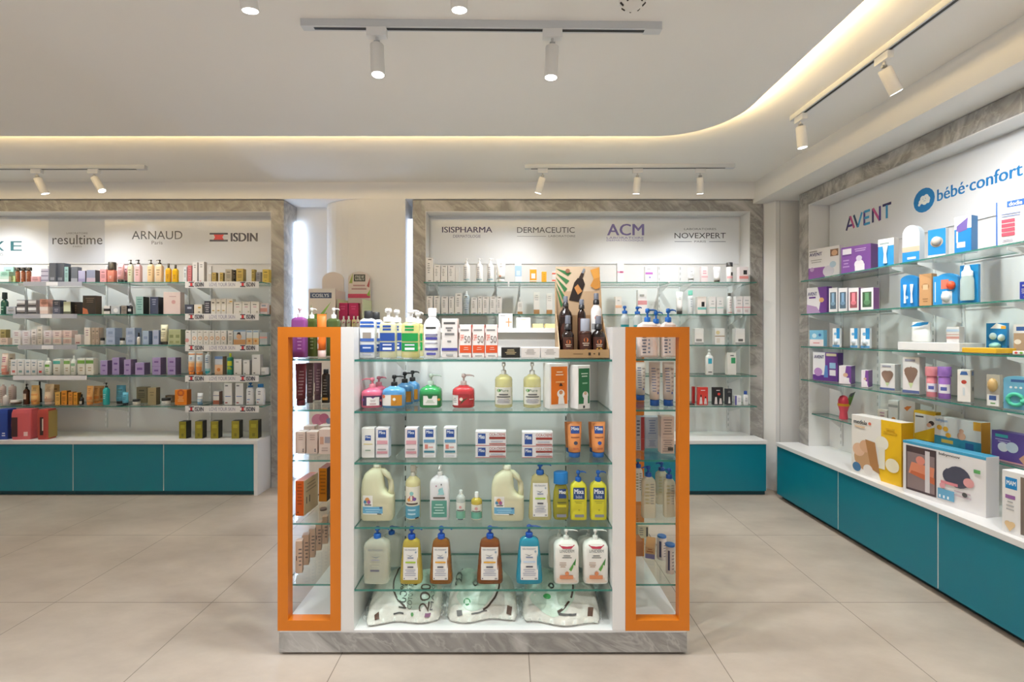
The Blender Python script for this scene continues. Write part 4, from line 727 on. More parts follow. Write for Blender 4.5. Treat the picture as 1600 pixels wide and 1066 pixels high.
def disp_front(x0, x1, y0, y1, y, draw):
    a, b = P(x0, y1, y), P(x1, y0, y); m = MB(); m.box(a.x, b.x, y, y+.012, a.z, b.z, 'e6e0da', 'cfc6c0'); art(m, lambda u, v, o: (a.x+(b.x-a.x)*u, y-o-.0003, a.z+(b.z-a.z)*v), draw, 1, (b.x-a.x)/(b.z-a.z)); return m
o = disp_front(482, 524, 451, 514, 3.86, 'r .06 .76 .86 .9 3a4a6c;T .14 .79 .76 .87 e8ecf2 COSLYS;p 6fa04f 0 .32 .3 .38 .62 .3 .3 .2 0 .2;p 8cc060 .35 .3 .85 .68 .5 .28;p 4f8a44 .1 .6 .2 .2 .05 .2;p 7ab355 .3 .28 .7 .4 .6 .22')
d1 = o.build('display_box'); tag(d1, 'white box with navy name bar and green aloe leaf, in the niche', 'box', 'niche display boxes')
floor_display(526, 566, 418, 467, 3.89, 'white cardboard floor display with red flowers, green leaves and a navy name bar', 'r .26 .66 .78 .9 3a4038;t .32 .7 .72 .86 f0f0ea COSLYS;l .15 .35 .85 .58 2 b08a8a;r .0 .1 1 .24 c24a6c;p 9aa858 .05 .6 .22 .95 .2 .6;p b05a5a .85 .5 1 .8 .96 .45;p 8cbc50 .85 .2 1 .4 .98 .15', 'c .5 .5 .2 d9a0b4', 'c7d3ac')
for x0, x1 in ((528, 543.5), (544.5, 560)): box('FD', x0, x1, 473.5, 'b3225f', 'magenta carton', 'l .2 .7 .8 .9 2 d0608c', y=3.93, d=.05, zb=1.4305)
for i, (x, c) in enumerate(((537, 'e8e4da'), (545, 'cfd8c8'), (553, 'e8dca8'), (559, 'efe6d8'))): bottle('FD', x-3.5, x+3.5, 494, c, 'tiny bottle with white cap', 'round', 'cap', 'f6f6f4', .3, y=3.89, zb=1.4305, lab=(.9, .2, .8, None), spec='c .3 .4 .3 9a6;c .7 .6 .2 b68')
# ---------------------------------------------------------------- baby-care unit
AVT = 'T {0} {1} {2} {3} 3a3f78 AVENT'
box('R1', 1263, 1312, 387, 'f3f1f2', 'white and purple breast pump carton', 'r 0 0 .55 .38 8a5aa8;c .12 .33 .07 b79ac8;c .66 .22 .18 dcd8e2;c .8 .42 .1 b9cfe0;r .72 .68 .97 .9 8a6a58;c .85 .78 .09 d8b090;'+AVT.format(.04, .76, .46, .87)+';r .04 .9 .3 .93 888;l .04 .52 .5 .66 2 bbb', d=.06, side='d8d2dc')
box('R1', 1314, 1361, 384, '7d4fa3', 'purple electric pump carton', 'r .05 .72 .36 .93 eae6f0;r .05 .66 .36 .71 58347c;l .4 .76 .92 .9 2 cdb8e0;c .62 .3 .16 efeaf2;r .48 .06 .8 .3 f2eef4;c .62 .52 .1 d8cfe4;l .06 .2 .3 .55 3 b79ad0', d=.08, side='5d3a80')
def puff(c, x, y0, y1, r, nm, c2=None):
    def f(R, w, d, h):
        m = MB(); m.tube([(x*w, -d/2-.006, y0*h), (x*w, -d/2-.008, (y0+y1)/2*h), (x*w, -d/2-.006, y1*h)], [r*w*.7, r*w*.5, r*w], c, 12); m.build(nm, R)
    return f
def ball(items):
    def f(R, w, d, h):
        for nm, c, u, v, a, b in items:
            m = MB(); k = 6; m.loft([(v*h+b*h*math.sin(math.pi*(i/k-.5)), max(.001, a*w*math.cos(math.pi*(i/k-.5))), max(.001, min(.02, a*w)*math.cos(math.pi*(i/k-.5))), 2, (u-.5)*w, -d/2-.004) for i in range(k+1)], c, 16); m.build(nm, R)
    return f
pack('R1', 1372, 1397, 373, '2b93d0', 'blue pack with a white baby brush', 'b .74 1 f0ece8;r .1 .8 .7 .86 9aa', d=.05, fill=puff('f3f1f0', .0, .12, .78, .16, 'baby_brush'), side='c9c0b8')
pack('R1', 1410, 1437, 352, 'eef0f2', 'white peaked pack with blue foot', 'b 0 .28 1f86c8;b .28 .42 d9b9a0;c .45 .52 .22 c9d8e2;r .3 .08 .8 .14 e8eef2', d=.05, side='c8d2da', arch=.25, n='carton', cat='box')
pack('R1', 1450, 1478, 358, '1c84c6', 'blue pack with round clear bowl', 'c .5 .55 .36 b9ab9c;c .5 .6 .25 ded6cc;b 0 .1 e6ddd8', d=.03, fill=ball([('bowl', 'd8d2c8:g:a80', .5, .58, .28, .16)]), side='e0e4e6')
box('R1', 1491, 1518, 338, '1b7fc2', 'blue and white hairbrush carton', 'b .66 1 eceae8;p 6a5aa0 .1 .55 .75 .62 .8 .95 .15 .75;r .15 .15 .65 .3 e8d8d0;r .12 .3 .22 .6 f0f0f0', d=.06, side='1a6fae')
box('R1', 1556, 1607, 312, 'f1eeee', 'large white nursing carton with red panels', 'r 0 0 .05 1 2a62b4;r .35 .84 .9 .98 2a62b4;T .42 .865 .82 .955 f4f4f6 dodie;r .18 .5 .6 .58 d0566a;r .18 .4 .6 .48 d0566a;r .18 .3 .6 .38 d0566a;r .18 .2 .6 .28 d0566a;l .15 .62 .8 .72 2 7a8ab0;l .15 .06 .6 .14 2 aab', d=.08, side='2a62b4')
# second shelf
box('R2', 1260.5, 1292, 449, 'f0edf1', 'white and purple bottle carton', 'p 6c3f93 .6 0 1 0 1 1 .55 1 .7 .5;p b79cc9 0 0 .7 0 .5 .25 0 .35;c .75 .5 .12 d8a878;'+AVT.format(.06, .68, .52, .82)+';r .12 .58 .46 .64 6c3f93', d=.06, side='6c3f93')
for x0, x1, c, d in ((1295, 1308.5, '7d9db8', 'white window carton with a blue bottle'), (1310, 1324, '7395b5', 'white window carton with a blue bottle'), (1325.5, 1342, 'e0808c', 'white window carton with a pink bottle'), (1344.5, 1365, '5d8a68', 'white window carton with a green bottle')):
    box('R2', x0, x1, 450, 'efedee', d, 'r .15 .12 .85 .82 %s;c .5 .35 .25 %s;r .35 .4 .65 .78 %s' % (dark(c, .7), c, dark(c, 1.15)), d=.06, side='8a5a94' if x1 > 1340 else 'dcdae0')
pack('R2', 1407, 1434, 430, '1a7fc6', 'blue arched pack with two white brushes', 'c .35 .3 .12 bcd8ec', d=.02, arch=.15, fill=lambda R, w, d, h: [puff('eef2f4', x, .12, .7, .09, 'toothbrush')(R, w, d, h) for x in (-.2, .2)])
box('R2', 1436, 1456, 428, 'c79a6c', 'kraft brown carton with oval window', 'c .5 .6 .3 a87c52;r .3 .5 .7 .66 d9b891;l .2 .1 .8 .25 2 a07850', d=.05, side='a2764a'); pack('R2', 1458, 1467, 432, '2a8fd0', 'narrow blue card with white tool', 'r .3 .1 .6 .8 e6eef2', d=.02)
pack('R2', 1462, 1497, 427, '2a8fd0', 'blue pack with orange teething ring', 'r .3 .02 .75 .42 e4e8ea;r .25 .5 .6 .8 d97a66', d=.03, arch=.2, fill=ball([('ring', 'e2552e', .72, .6, .2, .14), ('rattle', 'e8ecee', .5, .25, .22, .18)]))
pack('R2', 1500, 1529, 414, '1d86c4', 'blue pack with a clear feeding bottle', 'r .1 .8 .6 .98 1a6fae', d=.02, fill=lambda R, w, d, h: (lambda m: (m.loft([(.06*h, w*.36, w*.22, 2, 0, -d/2-w*.23), (.1*h, w*.4, w*.22, 2, 0, -d/2-w*.23), (.6*h, w*.38, w*.22, 2, 0, -d/2-w*.23), (.7*h, w*.3, w*.2, 2, 0, -d/2-w*.23)], 'c4d8d4:g:a75', 18), m.loft([(.7*h, w*.32, w*.2, 2, 0, -d/2-w*.23), (.82*h, w*.32, w*.2, 2, 0, -d/2-w*.23), (.86*h, w*.2, w*.14, 2, 0, -d/2-w*.23), (.98*h, w*.14, w*.1, 2, 0, -d/2-w*.23)], 'dfe4e4', 18), m.build('feeding_bottle', R)))(MB()))
box('R2', 1593, 1610, 440, '24379c', 'dark blue carton at the picture edge', '', d=.05)
# third shelf
pack('R3', 1265, 1287, 516, '7fc0e2', 'light blue soother pack', 'b 0 .42 f3e6e8;c .35 .65 .16 d4ecf6;c .75 .7 .1 3a72b0;l .2 .1 .8 .3 1 d9a0a8', d=.04)
for x0, x1, d in ((1301, 1312, 'small white and blue soother card'), (1328.5, 1340, 'small white and blue soother card'), (1345, 1359, 'broader white and blue soother card')):
    pack('R3', x0, x1, 513, 'eef2f5', d, 'r .55 .45 1 1 2f8fce;c .4 .7 .2 6aa8d8;b 0 .12 5d9acc', d=.02, fill=ball([('soother', 'dfe9f0:g', .5, .3, .28, .14)]))
box('R3', 1402, 1500, 535.5, 'efeeec', 'long flat white tray', '-', d=.16, a=8, n='tray', cat='tray', zb=None, y=2.31)
def pouch(sh, x0, x1, yt, c, desc, spec, zb):
    pl, dr, th, w, h, z = place(sh, x0, x1, yt, 30, 2.36, zb); ctr = pl+dr*w/2+Vector((-dr.y, dr.x, 0))*.03; m = MB()
    m.loft([(0, w*.42, .02, 3), (h*.1, w*.5, .03, 3), (h*.5, w*.5, .03, 2.6), (h*.85, w*.5, .012, 2.6), (h, w*.5, .002, 3)], c, 28); art(m, lambda u, v, o: ((u-.5)*w*.98, -.032-o, h*v*.98), spec, 1, w/h); reg(m.build('pouch', None, (ctr.x, ctr.y, z), th), sh, x0, desc, 'pouch', 'pouches')
ZT3 = [o[0]['h'] for o in PENDING if o[3] == 'long flat white tray'][0]+.001
pouch('R3', 1422, 1452, 503, 'f0efec', 'white pouch of wipes with blue flap', 'p 2f8fce 0 .78 .4 .98 1 1 .95 .88 .5 .8;p f4f4f2 0 .7 .5 .78 .9 .9 .4 .72', ZT3)
box('R3', 1478.5, 1499, 511, 'e3e1e0', 'white carton with rosy lines on the flat tray', 'b .25 .4 c99a94;b .5 .56 d8b8b0;b .7 .85 b9cfe6', d=.05, side='c9c5c6', zb=ZT3, y=2.36)
box('R3', 1482.5, 1557, 543.5, 'eab72c', 'flat yellow tray', '-', d=.14, a=6, n='tray', cat='tray', y=2.296, zb=ZR[2]+.003) if False else box('R3', 1502.5, 1557, 544, 'eab72c', 'flat yellow tray', '-', d=.14, a=6, n='tray', cat='tray', y=2.30)
pack('R3', 1541, 1574, 505, '1d7fc0', 'blue pack with mint scissors-shaped teether', 'p f0f2f2 .2 .82 .5 1 .95 .9 .95 .8;r .72 .8 .95 .9 f0b040', d=.02, y=2.47, fill=ball([('teether', '9fdcd8', .45, .22, .3, .12), ('ring', 'cfe9ea', .35, .55, .18, .12), ('ring', 'cfe9ea', .75, .5, .18, .12)]))
box('R3', 1583.5, 1606, 507, 'b59a80', 'brown and white carton behind the dotted strip', 'b .7 1 f2f0ef;r .2 .78 .8 .92 3a62a8;c .3 .4 .25 e6ddd2', d=.05, y=2.42)
box('R3', 1582, 1610, 549, 'f2f1ee', 'low white strip carton with coloured dots', 'c .2 .5 .09 d9564c;c .5 .5 .09 7ab648;c .8 .5 .09 e6c34a', d=.04, y=2.30)
# fourth shelf
box('R4', 1270, 1309.5, 551, '6a3f96', 'white and purple bottle set carton', 'r 0 0 .5 1 f0edf2;b 0 .2 5a3088;c .22 .3 .17 b48ac8;p 5a86c8 .45 .12 .62 .12 .6 .55 .5 .55;r .68 .2 .92 .4 efeaf0;r .68 .45 .92 .65 9ac0e0;'+AVT.format(.06, .78, .46, .9)+';r .55 .88 .95 .97 e6d8b8', d=.06, side='4b2a70')
for x0, x1, y in ((1310.5, 1330, 572), (1345.5, 1357, 579)): box('R4', x0, x1, y, 'efe6ec', 'small white and purple pump carton', 'p 7a4a9e .5 .5 1 0 1 1 .6 1;c .55 .5 .2 d8b098;r .45 .1 .85 .35 f2eef0', d=.1, side='5f2f86', a=40)
for x0, x1, y, k in ((1375, 1398.5, 569, 0), (1410, 1437, 558, 1)): box('R4', x0, x1, y, 'ece9e8', ('white carton with heart-shaped window', 'taller white carton with heart-shaped window')[k], 'c .36 .62 .26 8d7468;c .64 .62 .26 8d7468;p 8d7468 .12 .55 .5 .2 .88 .55 .5 .75;b .02 .1 5a6a9c;p cfe0b0 .35 .3 .5 .15 .65 .3;r .15 .88 .75 .94 99a', d=.06, side='d6d2d2')
for x0, x1, c, d in ((1447, 1465, 'e58f98', 'pink baby bottle with clear dome cap'), (1465.5, 1486, '9a6cc0', 'purple baby bottle with clear dome cap')): bottle('R4', x0, x1, 573, c, d, 'can', 'cap', c+':g:a75', .3, lab=(.9, .25, .65, 'eeeaf0'), spec='r .15 .3 .7 .7 5a64b0', tr=.030)
box('R4', 1495.5, 1517, 578, 'efebe6', 'white carton with red rubber bulb', 'c .5 .62 .2 c04a3c;r .42 .2 .58 .45 d6dfe4;p 3f68a8 .2 .84 .8 .84 .7 .95 .3 .95', d=.07, side='b5aca4', ss='p 3f68a8 .25 .82 .75 .82 .7 .95 .3 .95;c .55 .4 .18 3a3030', a=35)
pack('R4', 1541.5, 1562, 586, 'd9d2c4:a60', 'clear pack with round wooden hairbrush', 'r .05 .02 .95 .38 efeeea;r .2 .2 .75 .34 3f5fa0;l .2 .05 .8 .15 1 7a6', d=.03, fill=ball([('hairbrush', 'c9a870', .5, .68, .4, .22)]))
pack('R4', 1568, 1608, 588, '6fb0d0', 'blue card with mint teething ring', 'r .3 .82 .9 .9 3a5f98;c .3 .66 .06 e8eef2;c .5 .66 .06 e8eef2;c .7 .66 .06 e8eef2', d=.02, arch=.1, fill=lambda R, w, d, h: (lambda m: (m.tube([(.3*w*math.cos(t*math.pi/10), -d/2-.006, .3*h+.3*w*math.sin(t*math.pi/10)) for t in range(21)], .1*w, '4fc4a4', 8), m.build('teething_ring', R)))(MB()))
# lowest shelf
def sippy():
    (x, y, z), th, r, h = round_at('R5', 1308, 1328, 618, 2.46); R = empty('sippy_cup', (x, y, z), th); m = MB()
    m.loft([(0, r*.7, r*.7), (h*.05, r*.75, r*.75), (h*.3, r*.62, r*.62), (h*.5, r*.85, r*.85), (h*.56, r*.95, r*.95)], 'e8566c', 22); m.build('cup', R)
    m = MB(); m.loft([(h*.561, r, r), (h*.66, r, r)], 'e6a524', 22); m.build('collar', R); m = MB(); m.loft([(h*.661, r*.9, r*.9), (h*.8, r*.9, r*.9), (h*.95, r*.6, r*.6), (h, r*.2, r*.2)], 'e03f58', 22); m.build('dome_lid', R)
    m = MB(); m.add([(r*.5, -r*.3, h*.72), (r*1.1, -r*.3, h*.6), (r*1.9, -r*.2, h*1.2), (r*1.0, -r*.2, h*1.05)], [(0, 1, 2, 3)], '5f8a3c'); m.add([(r*.9, -r*.31, h*1.0), (r*1.3, -r*.31, h*.95), (r*1.95, -r*.21, h*1.19), (r*1.1, -r*.21, h*1.1)], [(0, 1, 2, 3)], '3c3f44'); m.build('hang_tag', R)
    reg(R, 'R5', 1318, 'pink sippy cup with yellow collar and green tag', 'cup', 'cups')
sippy()
box('R5', 1371, 1386, 640, 'efe4da', 'small white carton with orange dish', 'r .2 .1 .9 .35 e0803c;l .2 .6 .8 .9 2 c9a', d=.04, y=2.5); box('R5', 1388, 1403, 626, 'f0ebe6', 'white carton with orange star print', 'c .55 .4 .22 e69a4c;b .78 .86 aaa;r .2 .1 .8 .2 e0803c', d=.05, y=2.5); box('R5', 1405, 1430, 626, 'efebe8', 'tall white carton with orange bird mark', 'p e8893a .3 .78 .5 .7 .8 .85 .5 .84;c .35 .3 .12 f0dcb8', d=.06, y=2.46, a=24, side='dcd8d6')
pack('R5', 1428, 1463, 643, 'eec027', 'yellow and white carton with mother photo', 'p f2efec .04 .2 .96 .5 .96 .88 .04 .92;c .8 .62 .13 3f2f30;c .7 .55 .11 dcae98;r .08 .78 .45 .83 444', d=.05, y=2.46, n='carton', cat='box', side='d8a818')
box('R5', 1459.5, 1534, 655, 'eeecea', 'long white baby bath carton with orange side', 'b 0 .34 2f93bd;r .16 .12 .42 .24 d8c060;r .68 .06 .85 .26 2a62a8;c .6 .45 .09 e2b49a;c .6 .62 .05 e2b49a;c .12 .62 .06 f0b53c;c .26 .6 .06 f0b53c;c .32 .4 .06 f0b53c;T .04 .8 .3 .93 8aa8d0 babyzen;r .85 .72 1 1 efb03a', d=.06, y=2.455, a=10, side='cf8f1e')
box('R5', 1549, 1603, 676, '5c4a9c', 'purple carton with white nursing pads', 'c .35 .48 .16 dfe3ec;c .62 .52 .18 c9d8e8;r .12 .8 .5 .9 3fb0b0;l .1 .62 .6 .76 2 b8b0d8;b 0 .05 d8a0b0;p d8a88c 1 0 1 .4 .82 .2', d=.05, y=2.46, a=6, side='463880')
# counter
box('RC', 1330, 1409, 654, 'f0ece6', 'large white and yellow breast pump carton', 'p f0c01e .62 0 1 0 1 1 .62 1 .62 .5 .55 .15;c .3 .3 .24 c8a078;c .16 .42 .13 e2bda0;c .3 .5 .12 d8ae8c;p b08050 .3 .62 .5 .6 .6 .1 .42 .15;c .36 .12 .1 ece6e0;c .12 .12 .09 4a7aa8;c .64 .62 .13 f2eee0;r .58 .2 .7 .55 ece8d8;c .84 .3 .13 f4ecd0;T .06 .86 .34 .93 333 medela;c .4 .895 .03 e0745c;l .66 .78 .95 .9 2 d8a818;r .08 .8 .3 .83 e6c8a8', d=.09, a=11, side='d19a10', top='efeae4', y=2.25)
def bath_set():
    pl, dr, th, w, h, z = place('RC', 1410, 1542, 700, 12, 2.26); d = .085; ctr = pl+dr*w/2/.985+Vector((-dr.y, dr.x, 0))*d/2; R = empty('carton', (ctr.x, ctr.y, z), th)
    box_mesh(w, d, h, 'e9e6e6', 'b .95 1 3f9cc4;r .045 .08 .44 .92 4a3c40;r .06 .12 .42 .8 8a7a7c;p d98a6c .08 .4 .4 .35 .42 .6 .12 .62;p c46a48 .1 .4 .42 .3 .42 .42 .12 .46;r .3 .12 .36 .88 d8d2d4;c .24 .68 .06 d98a7c;T .475 .86 .72 .92 2c2c30 babymoov;c .7 .55 .14 474a5e;c .62 .54 .1 474a5e;r .56 .44 .8 .66 474a5e;c .82 .5 .06 e0a0a0;r .5 .38 .7 .43 d98a94;c .52 .34 .035 e0a0a8;l .6 .2 .9 .34 2 c9b8c0;r .465 .1 .66 .28 6aa8cc;r .48 .12 .5 .17 f0f4f8;r .53 .12 .55 .17 f0f4f8;r .58 .12 .6 .17 f0f4f8;c .78 .28 .03 555;r .88 .7 .95 .76 5aa060', side='d5d2d4', top='3f9cc4').build('carton_body', R)
    reg(R, 'RC', 1480, 'long white care-set carton with clear window and blue top', 'box', 'cartons')
bath_set()
box('RC', 1565, 1640, 742, 'efedeb', 'white bottle carton with blue square logo', 'r .08 .72 .34 .9 2288cc;T .11 .78 .31 .85 f4f6f8 MAM;r .08 .56 .3 .62 9a6aa8;l .08 .36 .3 .54 3 bbb;r .42 .05 1 .95 7a6c64;c .7 .6 .2 d8d4d0;r .5 .1 .9 .5 c8b49c;c .14 .16 .07 e6c89a;c .24 .16 .07 e6c89a;p e6c89a .08 .14 .3 .14 .19 .04', d=.08, y=2.262, a=8)
# ---------------------------------------------------------------- island front, top shelf
BL = 'b .9 .96 2f5cae;b .8 .86 2f5cae;r .2 .46 .8 .66 9a9086;b .42 .5 3f62ac;b .13 .33 24519f;l .15 .2 .85 .3 1 c9d4ea;r .2 .05 .8 .08 aab'
bottle('G1', 563, 588, 486, 'e9edf0:a88', 'clear white bottle with black cap and blue label', 'square', 'cap', '232427', .16, lab=(.9, .02, .96, None), spec=BL, tr=.019); bottle('G1', 577, 598, 488, 'e9edf0:a88', 'clear white bottle with black cap behind the blue-labelled one', 'square', 'cap', '232427', .16, lab=(.9, .02, .96, None), spec=BL, y=2.18, tr=.018)
OB = 'r .2 .86 .75 .92 {0};r .2 .77 .75 .83 {0};b .46 .7 {0};b .16 .42 {0};r .2 .2 .8 .27 e8ecf0;l .2 .3 .8 .4 1 dde'
bottle('G1', 594, 620, 482, 'e6e4bc:g:a62', 'pale yellow oil bottle with white pump and blue label', 'square', 'pump', 'f1f0ee', .27, lab=(.92, .03, .97, None), spec=OB.format('2b4f9c'), noz=0, tr=.022); bottle('G1', 610, 630, 484, 'e6e4bc:g:a62', 'pale yellow oil bottle behind the blue-labelled pump bottle', 'square', 'pump', 'f1f0ee', .27, lab=(.92, .03, .97, None), spec=OB.format('2b4f9c'), noz=0, y=2.2, tr=.02)
bottle('G1', 628, 656, 484, 'e2da90:g:a62', 'yellow oil bottle with white pump and green label', 'square', 'pump', 'f1f0ee', .26, lab=(.92, .03, .97, None), spec=OB.format('1f9448'), tr=.022); bottle('G1', 644, 662, 487, 'e2da90:g:a62', 'yellow oil bottle behind the green-labelled pump bottle', 'square', 'pump', 'f1f0ee', .26, lab=(.92, .03, .97, None), spec=OB.format('1f9448'), y=2.22, tr=.02)
bottle('G1', 662, 689, 482, 'f4f4f3', 'white bottle with white cap and violet bars', 'shoulder', 'cap', 'f5f5f4', .15, lab=(.92, .02, .8, None), spec='r .15 .85 .8 .91 444;r .1 .62 .9 .7 8a88a0;r .12 .52 .88 .6 4a4a9c;r .1 .4 .9 .43 99a;r .08 .2 .92 .27 4a4a9c;r .2 .06 .8 .13 5a5aa6', tr=.019)
box('G1', 690, 715, 498, 'e3ddd8', 'tall grey-white carton with violet stripe', 'r .12 .86 .85 .91 555;r .25 .74 .7 .78 777;r .35 .68 .6 .72 777;r .2 .58 .8 .63 777;r .35 .4 .6 .44 888;b .18 .25 4a4a9c;l .2 .02 .8 .12 1 aaa', d=.06, side='cfc6c0')
for x in (718, 738.5, 758.8): box('G1', x, x+18.6, 507.5, 'efe9e4', 'orange-edged sun cream carton marked fifty', 'b .15 .38 e2592c;r .08 .82 .8 .86 888;t .4 .45 .92 .66 7a6a62 50;t .08 .52 .36 .7 e2592c SPF;l .3 .22 .8 .34 2 f0b9a4;r .2 .05 .8 .08 aaa', d=.05, side='dc4f26')
box('G1', 783, 813, 543, '26241f', 'flat black soap carton with gold print', 'l .2 .3 .8 .85 4 c9b48a', d=.06)
for x in (814, 845): box('G1', x, x+29.5, 543, 'e4dcd6', 'flat white soap carton', 'l .2 .3 .8 .85 4 a9a29c', d=.06)
# sun-care display of folded cardboard
def sun_display():
    y = 2.06; a, b = (874-CX)*y/F, (952-CX)*y/F; w = b-a; R = empty('counter_display', ((a+b)/2, y+.1, 1.2655)); z0 = 0
    c = 'b08d63'; m = MB(); m.box(-w/2, w/2, -.1, -.096, 0, .036, c); m.box(-w/2, w/2, -.096, .1, 0, .004, c)
    art(m, lambda u, v, o: (-w/2+u*w, -.1-o-.0003, .036*v), 'l .2 .35 .55 .6 1 7a5c3c;r .58 .3 .63 .65 3a2c20;c .7 .5 .02 5a4630;r .78 .3 .81 .65 3a2c20', 1, 4); m.build('tray', R)
    for s in (-1, 1):
        m = MB(); x0, x1 = s*(w/2-.003), s*w/2; o = [(-.0955, .0045), (.0965, .0045), (.0965, .36), (.06, .2), (-.0955, .04)]; vs = [(x, p, q) for x in (x0, x1) for p, q in o]
        m.add(vs, [(0, 1, 2, 3, 4), (5, 6, 7, 8, 9)]+[(i, (i+1) % 5, 5+(i+1) % 5, 5+i) for i in range(5)], 'b5946c'); m.build('side_wall', R)
    h = EYE+(CY-412)*2.16/F-1.2655; W2 = w/2-.0035; m = MB(); m.box(-W2, W2, .0975, .1, .0045, h, 'cdb394')
    leaf = ';'.join('p 3f7a4a 0 %f %f %f %f %f' % (.98-.05*i, .36-.05*i, .93-.09*i, .28-.04*i, .89-.09*i) for i in range(5))
    art(m, lambda u, v, o: (-W2+u*2*W2, .0975-o-.0003, .0045+(h-.0045)*v), 'b .7 1 d2bb9f;b .45 .72 c4a685;b 0 .45 a3825f;%s;p 2c211d .3 .62 .52 .6 .66 .8 .62 .86 .5 .87 .42 .82;p 3a2c28 .52 .87 .6 .86 .64 .92 .58 .93;p 8a9098 .58 .93 .63 .92 .67 .97 .63 .98;p c98a50 .42 .76 .5 .68 .6 .72 .5 .8;p e0a04c .78 .96 .98 .99 1 .88 .86 .86;p cf8f42 .86 .86 1 .88 1 .76 .9 .74 .78 .78;c .27 .95 .05 9a6a52' % leaf, 1, 2*W2/h); m.build('back_card', R)
    reg(R, 'G1', 915, 'cardboard counter display of dark sun-care bottles with beach picture', 'display', 'displays')
sun_display()
DB = 'r 0 0 1 1 4a2a20;c .5 .72 .2 c9703c;l .15 .4 .85 .6 2 d8c4b0;c .5 .15 .2 b9862c'
bottle('CD', 877.5, 897, 493, '231815:g', 'dark brown oil bottle with spray pump, front corner', 'shoulder', 'spray', '70747f', .36, lab=(.85, .05, .7, None), spec=DB, y=2.085, tr=.0155); bottle('CD', 904, 924.5, 498, '3b241d:g', 'brown jar-shaped bottle with clear domed cap', 'can', 'cap', 'a9adb8:g:a80', .34, lab=(.9, .05, .85, None), spec=DB, y=2.085, tr=.022); bottle('CD', 924, 945.5, 494, '1d1512:g', 'black-brown oil bottle with spray pump and gold label', 'shoulder', 'spray', '70747f', .34, lab=(.85, .05, .7, None), spec=DB+';c .5 .2 .3 c9a03c', y=2.085, tr=.0165)
CDZ = 1.269
bottle('CD', 872.5, 895, 463, '241a18:g', 'tall dark oil bottle in the back row', 'shoulder', 'spray', '70747f', .18, lab=(.85, .3, .8, None), spec='r 0 0 1 1 4a2a20', y=2.155, tr=.014); bottle('CD', 902, 915.5, 468, '2a1b18:g', 'slim dark bottle in the back row', 'round', 'spray', '70747f', .17, lab=(.85, .3, .8, None), spec='r 0 0 1 1 4a2a20', y=2.155, tr=.014); bottle('CD', 923, 940, 458.5, 'efece8', 'tall white sun milk bottle in the back row', 'round', 'spray', '70747f', .18, lab=(.9, .5, .95, None), spec='c .5 .5 .25 d9703c;b 0 .25 999', y=2.155, tr=.0145)
# island top board
box('GT', 779, 801, 490, 'f1eeea', 'white carton with orange dotted cross', 'r .68 .1 .76 .7 d98a5c;r .5 .38 .95 .46 d98a5c;l .1 .8 .5 .92 1 999', d=.04); box('GT', 806.5, 829, 496.5, 'efece8', 'plain white low carton', 'l .2 .75 .8 .9 1 d9c49a;l .2 .2 .8 .6 2 ddd', d=.05)
for x in (832.5, 852): box('GT', x, x+16, 506, 'efdf9a', 'flat pale yellow carton', '-', d=.08)
# second shelf
def soap(x0, x1, yt, c, lc, desc, pc, y=None, spec=None, noz=1, a=None): bottle('G2', x0, x1, yt, c+':g', desc, 'squat', 'pump', pc, .34, lab=(.96, .12, .62, lc), spec=spec, y=y, noz=noz, tr=.014, dep=.8, a=a)
SOAP = 'r .25 0 .85 .85 efe9e6;p {0} .45 .85 .65 .85 .55 .7;l .35 .35 .75 .6 2 a99;r .4 .1 .7 .25 caa;c .93 .5 .06 e88;c .08 .6 .06 {0}'
soap(565, 599, 590, 'dd6a86', '4a3556', 'pink liquid soap with pink pump, front', 'e58a9a', spec=SOAP.format('7a4a8c'), noz=-1, a=12); soap(579, 605, 588, 'dd6a86', '4a3556', 'pink liquid soap with pink pump, behind', 'e58a9a', y=2.2, spec=SOAP.format('7a4a8c'))
BLUE = 'r 0 0 .45 1 efe9e2;p c9882a .45 0 1 0 1 1 .45 1;p 5a5a2a .6 .1 .95 .8 .7 .4;c .6 .6 .07 f0f0e6;c .1 .85 .08 d9704c'
for x0, x1, yt, y, d in ((598, 634, 586, 2.06, 'blue liquid soap with black pump, foremost of its file'), (618, 647, 581, 2.165, 'blue liquid soap with black pump, middle of its file'), (633, 656, 579, 2.255, 'blue liquid soap with black pump, rearmost of its file')): soap(x0, x1, yt, '5f9bcf', 'c9882a', d, '1f1d1f', y, BLUE)
soap(656, 691, 584, '3f9a5c', '2f7a46', 'green liquid soap with clear pump', 'cfe0d4:a80', spec='r .2 .02 .85 .85 efece6;p 1f6a3a .4 .85 .65 .85 .6 .6 .45 .6;l .3 .2 .75 .5 3 9b9;c .92 .5 .06 e8a04c'); soap(707, 742, 584, 'c23f44', 'b0383c', 'red liquid soap with clear pump', 'e0c9c4:a80', spec='r 0 .0 .28 .9 efe9e6;l .04 .2 .22 .7 3 999;p 4a5a3a .35 .05 .75 .7 .5 .5;c .42 .55 .08 f0d8c8;r .8 .5 .98 .58 e8b0a8')
for x in (773, 817.5): bottle('G2', x, x+28, 566, 'dccf74:g:a52', 'clear yellow liquid soap with white pump', 'round', 'pump', 'ecebe6', .27, lab=(.92, .1, .62, None), spec='r 0 0 1 1 e6e2d8;c .2 .82 .1 5a9a4a;t .3 .75 .8 .9 3a6a4a Pure;l .2 .5 .8 .68 1 666;r .1 .42 .9 .48 555;l .1 .08 .9 .34 3 99a', noz=0, tr=.012)
